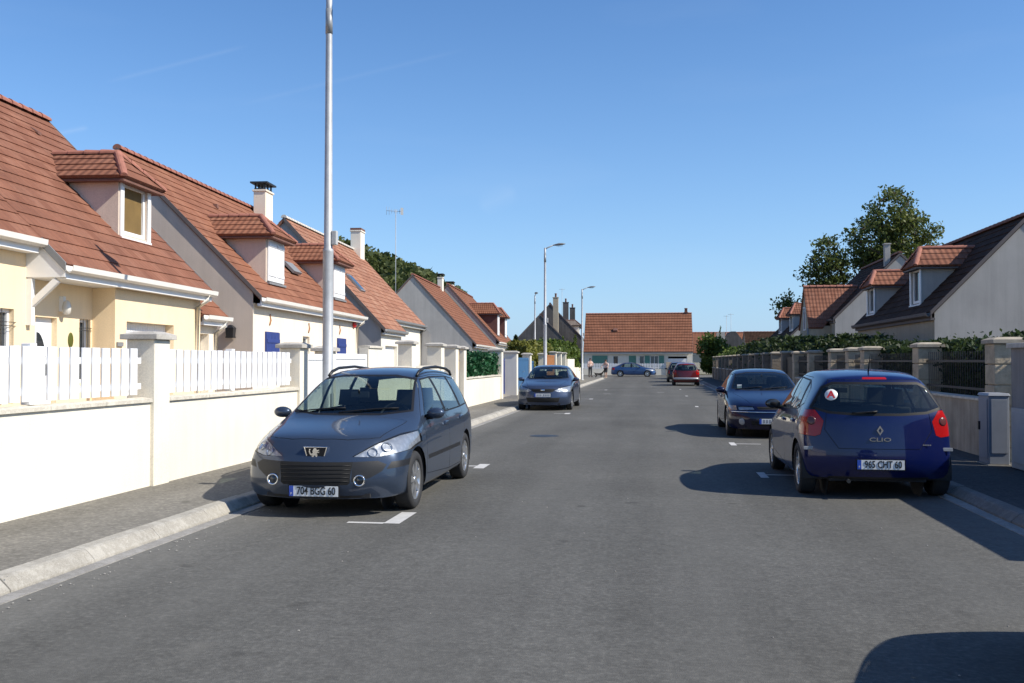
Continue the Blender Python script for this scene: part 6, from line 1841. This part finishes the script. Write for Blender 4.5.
# hatchback: tail towards the camera
sp = dict(HATCH); sp['rplate'] = ('965 CHT 60', .41, 'full'); sp['ptx'] = .70
hb, sf, pr = build_car(sp, 'hatchback', 'royal blue hatchback with a round letter sticker in its rear window at the right kerb', (2.58, 15.38, 0), R(180), P_HB, CG, 3)
ht = pr['hatch']; L_ = sp['L']
h, n = sf((-.0, L_ + 1, .80), (0, -1, 0))
rot_b = (R(90), 0, R(180))
dm = MB(); y = h.y + .004
o4 = [(0, .058), (.038, 0), (0, -.058), (-.038, 0)]; i4 = [(0, .030), (.016, 0), (0, -.030), (-.016, 0)]
for k in range(4):
    a, b, c_, d_ = o4[k], o4[(k + 1) % 4], i4[(k + 1) % 4], i4[k]
    dm.prism([(a[0], a[1] + .80), (b[0], b[1] + .80), (c_[0], c_[1] + .80), (d_[0], d_[1] + .80)], 1, y - .004, y + .010)
dm.build('badge', M['chrome'], ht)
h, n = sf((-.0, L_ + 1, .695), (0, -1, 0))
text_mesh('CLIO', .062, (0, h.y + .004, .695), rot_b, M['chrome'], ht, 1.75, 'badge_lettering', .004, .001)
mv = MB(); h, n = sf((-.50, L_ + 1, .635), (0, -1, 0))
for k in range(6): mv.box(-.57 + k * .024, -.553 + k * .024, h.y + .0, h.y + .006, .629, .642)
mv.build('trim_lettering', M['chrome'], ht)
# sticker (camera sees +x of the car on its left)
h, n = sf((.50, L_ + 1, 1.20), (0, -1, 0))
rw = [c for c in ht.children if c.name.startswith('rear_window')][0]
st = MB().lathe([(.0005, .003), (.072, .003), (.073, .0)], 2, (0, 0, 0), 28).build('sticker', M['plate_white'], rw)
q = n.to_track_quat('Z', 'Y'); st.matrix_local = Matrix.Translation(h + n * .004) @ q.to_matrix().to_4x4()
me_ = text_mesh('A', .125, (0, 0, .0045), (0, 0, 0), M['red_ink'], st, 1.05, 'letter', .0008, .004)
# make the letter upright on the glass
up = Vector((0, 0, 1)); zax = n.normalized(); xax = up.cross(zax).normalized(); yax = zax.cross(xax)
st.matrix_local = Matrix.Translation(h + n * .004) @ Matrix((xax, yax, zax)).transposed().to_4x4()
for s in (1, -1):
    rf = MB(); h, n = sf((s * .74, L_ + 1, .575), (0, -1, 0)); rf.box(s * .74 - .09, s * .74 + .09, h.y - .01, h.y + .006, .56, .60); rf.build('reflector_strip', M['lamp_dull'], hb, .004)
h, n = sf((0, 3.35, 3), (0, 0, -1)); MB().tube([h, h + Vector((0, .05, .10)), h + Vector((0, .12, .22))], [.009, .006, .003], 6).build('aerial', M['black'], hb)
MB().tube([(.36, 3.9, .22), (.36, 4.0, .22)], .022, 10).build('exhaust_pipe', M['steel'], hb)

# liftback facing the camera
sp = dict(LIFT); sp['fplate'] = ('', .36, 'blank')
lb_, sf, pr = build_car(sp, 'liftback', 'dark blue liftback with narrow headlights parked facing the camera in front of the hatchback', (2.42, 20.05, 0), 0, P_LB, CG, 2)
s_ = MB(); 
pts = [sf((x, -1, .545), (0, 1, 0))[0] for x in np.linspace(-.80, .80, 13)]
s_.tube([p + Vector((0, -.006, 0)) for p in pts], .011, 6); s_.build('bumper_strip', M['chrome'], lb_)
for s in (1, -1):
    h, n = sf((s * .60, -1, .34), (0, 1, 0)); o = MB().lathe([(.0005, -.004), (.055, -.003), (.07, .004), (.07, .03)], 1, (0, 0, 0), 18).build('fog_lamp', M['lamp_dull'], lb_); o.location = h; o.rotation_euler = n.to_track_quat('-Y', 'Z').to_euler()
h, n = sf((-.56, -1, 1.03), (0, 1, 0))
if h: o = MB().box(-.05, .05, -.004, .0, -.05, .05).build('windscreen_sticker', M['plate_white'], lb_); o.location = h + Vector((.04, .03, 0))

# saloon facing the camera, further down on the left
sp = dict(SEDAN); sp['fplate'] = ('', .50, 'blank'); 
sd, sf, pr = build_car(sp, 'saloon_car', 'grey-blue saloon with large clear headlights parked in front of the blue gates', (-3.52, 30.35, 0), R(-.6), P_SD, CG, 2)
h, n = sf((0, -1, .66), (0, 1, 0)); o = MB().ellipsoid((0, 0, 0), (.07, .015, .03), 16, 8).build('badge', M['chrome'], sd); o.location = h
for pl in (lb_, sd):
    for c in pl.children:
        if c.name.startswith('number_plate'):
            vs = [v.co for v in c.data.vertices]; y = min(v.y for v in vs); zc = sum(v.z for v in vs) / len(vs)
            m = MB(); rr = random.Random(5)
            for k, x in enumerate([-.17, -.11, -.05, .03, .09, .15, .21]): m.box(x - .018, x + .018, y - .003, y - .0005, zc - .035, zc + .035)
            m.build('plate_marks', mk('faint_plate_ink', (.22, .24, .28), .5, .0) if 'faint_plate_ink' not in bpy.data.materials else bpy.data.materials['faint_plate_ink'], c)

# saloon side on in the cross street
sp = dict(SEDAN)
build_car(sp, 'saloon_car', 'mid blue saloon seen side on across the end of the street', (.35, 98.4, 0), R(90), P_FB, CG, 2)
# maroon hatch and the dark car beyond it
sp = dict(HATCH); sp.pop('rwiper', None)
mr, sf, pr = build_car(sp, 'hatchback', 'maroon hatchback with a pale bumper parked at the far right kerb', (2.12, 66.2, 0), R(180), P_MR, CG, 2)
pts = [sf((x, 6, .46), (0, -1, 0))[0] for x in np.linspace(-.78, .78, 13)]
MB().tube([p + Vector((0, .02, 0)) for p in pts], .085, 8).build('rear_bumper', P_SV, mr)
sp = dict(WAGON)
build_car(sp, 'estate_car', 'dark estate car half hidden behind the maroon hatchback', (1.92, 76.5, 0), R(180), P_DK, CG, 2)
# the car whose bonnet throws the shadow at the lower right
sp = dict(HATCH); sp.pop('rwiper', None)
build_car(sp, 'hatchback', 'silver hatchback at the right kerb whose shadow reaches into the foreground', (2.84, 5.96, 0), R(180), P_SV, CG, 2)

# ------------------------------------------------------------------ light, sky, camera
SUNV = Vector((1.16, -.22, 1.0)).normalized()
el = math.asin(SUNV.z); az = math.atan2(SUNV.x, SUNV.y)
W = bpy.data.worlds.new('World'); SC.world = W; W.use_nodes = True
nt = W.node_tree; bg = nt.nodes['Background']
sky = nt.nodes.new('ShaderNodeTexSky'); sky.sky_type = 'NISHITA'; sky.sun_disc = False; sky.sun_elevation = el; sky.sun_rotation = az
sky.altitude = 100; sky.air_density = 1.0; sky.dust_density = .35; sky.ozone_density = 2.2
hs = nt.nodes.new('ShaderNodeHueSaturation'); hs.inputs['Saturation'].default_value = 1.18
nt.links.new(sky.outputs[0], hs.inputs['Color'])
tn = nt.nodes.new('ShaderNodeMix'); tn.data_type = 'RGBA'; tn.blend_type = 'MULTIPLY'; tn.inputs[0].default_value = 1; tn.inputs[7].default_value = (.94, 1.06, 1.23, 1)
nt.links.new(hs.outputs[0], tn.inputs[6]); 
tcw = nt.nodes.new('ShaderNodeTexCoord')
def wm(op, a, b=None, clamp=False):
    n = nt.nodes.new('ShaderNodeMath'); n.operation = op; n.use_clamp = clamp
    for i_, v_ in enumerate((a, b)):
        if v_ is None: continue
        if hasattr(v_, 'links'): nt.links.new(v_, n.inputs[i_])
        else: n.inputs[i_].default_value = v_
    return n.outputs[0]
def dotv(vec):
    n = nt.nodes.new('ShaderNodeVectorMath'); n.operation = 'DOT_PRODUCT'; nt.links.new(tcw.outputs['Generated'], n.inputs[0]); n.inputs[1].default_value = vec; return n.outputs['Value']
# clear blue low band instead of a greenish horizon
hz = wm('POWER', wm('SUBTRACT', 1.0, wm('ABSOLUTE', dotv((0, 0, 1))), True), 5.5)
lo = nt.nodes.new('ShaderNodeMix'); lo.data_type = 'RGBA'; nt.links.new(wm('MULTIPLY', hz, .75), lo.inputs[0]); nt.links.new(tn.outputs[2], lo.inputs[6]); lo.inputs[7].default_value = (2.6, 4.4, 7.0, 1)
# thin vapour trails and a breath of cirrus high above
tot = None
for (az0, el0, az1, el1, wid, amp) in ((-31.6, 15.2, -24.2, 17.8, .0016, .17), (-24.5, 14.6, -11.5, 18.2, .0018, .10), (-34.2, 12.2, -32.6, 12.7, .0018, .35), (-10.4, 9.2, -8.2, 10.2, .008, .2)):
    d0, d1 = [Vector((math.sin(R(a_)) * math.cos(R(e_)), math.cos(R(a_)) * math.cos(R(e_)), math.sin(R(e_)))) for a_, e_ in ((az0, el0), (az1, el1))]
    nrm_ = d0.cross(d1).normalized(); mid_ = (d0 + d1).normalized(); half = d0.angle(d1) / 2
    band = wm('POWER', wm('SUBTRACT', 1.0, wm('MULTIPLY', wm('ABSOLUTE', dotv(nrm_)), 1 / (wid * 2.2)), True), 1.6)
    ends = wm('MULTIPLY', wm('SUBTRACT', dotv(mid_), math.cos(half * 1.05)), 1 / (1 - math.cos(half * .75)), True)
    q_ = wm('MULTIPLY', wm('MULTIPLY', band, ends, True), amp); tot = q_ if tot is None else wm('ADD', tot, q_)
cn = nt.nodes.new('ShaderNodeTexNoise'); cn.inputs['Scale'].default_value = 3.; cn.inputs['Detail'].default_value = 6.
mpw = nt.nodes.new('ShaderNodeMapping'); mpw.inputs['Scale'].default_value = (1., 1., 5.); nt.links.new(tcw.outputs['Generated'], mpw.inputs['Vector']); nt.links.new(mpw.outputs[0], cn.inputs['Vector'])
tot = wm('ADD', tot, wm('MULTIPLY', wm('SUBTRACT', cn.outputs['Fac'], .52, True), .5))
ci = nt.nodes.new('ShaderNodeMix'); ci.data_type = 'RGBA'; nt.links.new(wm('MULTIPLY', tot, .30, True), ci.inputs[0]); nt.links.new(lo.outputs[2], ci.inputs[6]); ci.inputs[7].default_value = (6.0, 6.8, 7.8, 1)
nt.links.new(ci.outputs[2], bg.inputs['Color']); bg.inputs['Strength'].default_value = SKY
sl = bpy.data.lights.new('sun', 'SUN'); sl.energy = SUN; sl.angle = R(.55); sl.color = (1, .94, .83)
so = bpy.data.objects.new('sun', sl); COL.objects.link(so); so.rotation_euler = SUNV.to_track_quat('Z', 'Y').to_euler(); so.location = (20, -10, 30)
cam = bpy.data.cameras.new('camera'); co = bpy.data.objects.new('camera', cam); COL.objects.link(co)
cam.sensor_width = 36; cam.lens = 36 * 950 / 1024; cam.clip_end = 5000; cam.clip_start = .05
co.location = (0, 0, 1.6)
co.rotation_euler = (R(90 + 1.18), 0, R(8.44))
SC.camera = co
SC.view_settings.view_transform = 'Standard'; SC.view_settings.look = 'None'; SC.view_settings.gamma = 1; SC.view_settings.exposure = EXPO
SC.render.engine = 'CYCLES'
SC.cycles.max_bounces = 8; SC.cycles.transparent_max_bounces = 16; SC.cycles.caustics_reflective = False; SC.cycles.caustics_refractive = False
SC.cycles.use_denoising = True
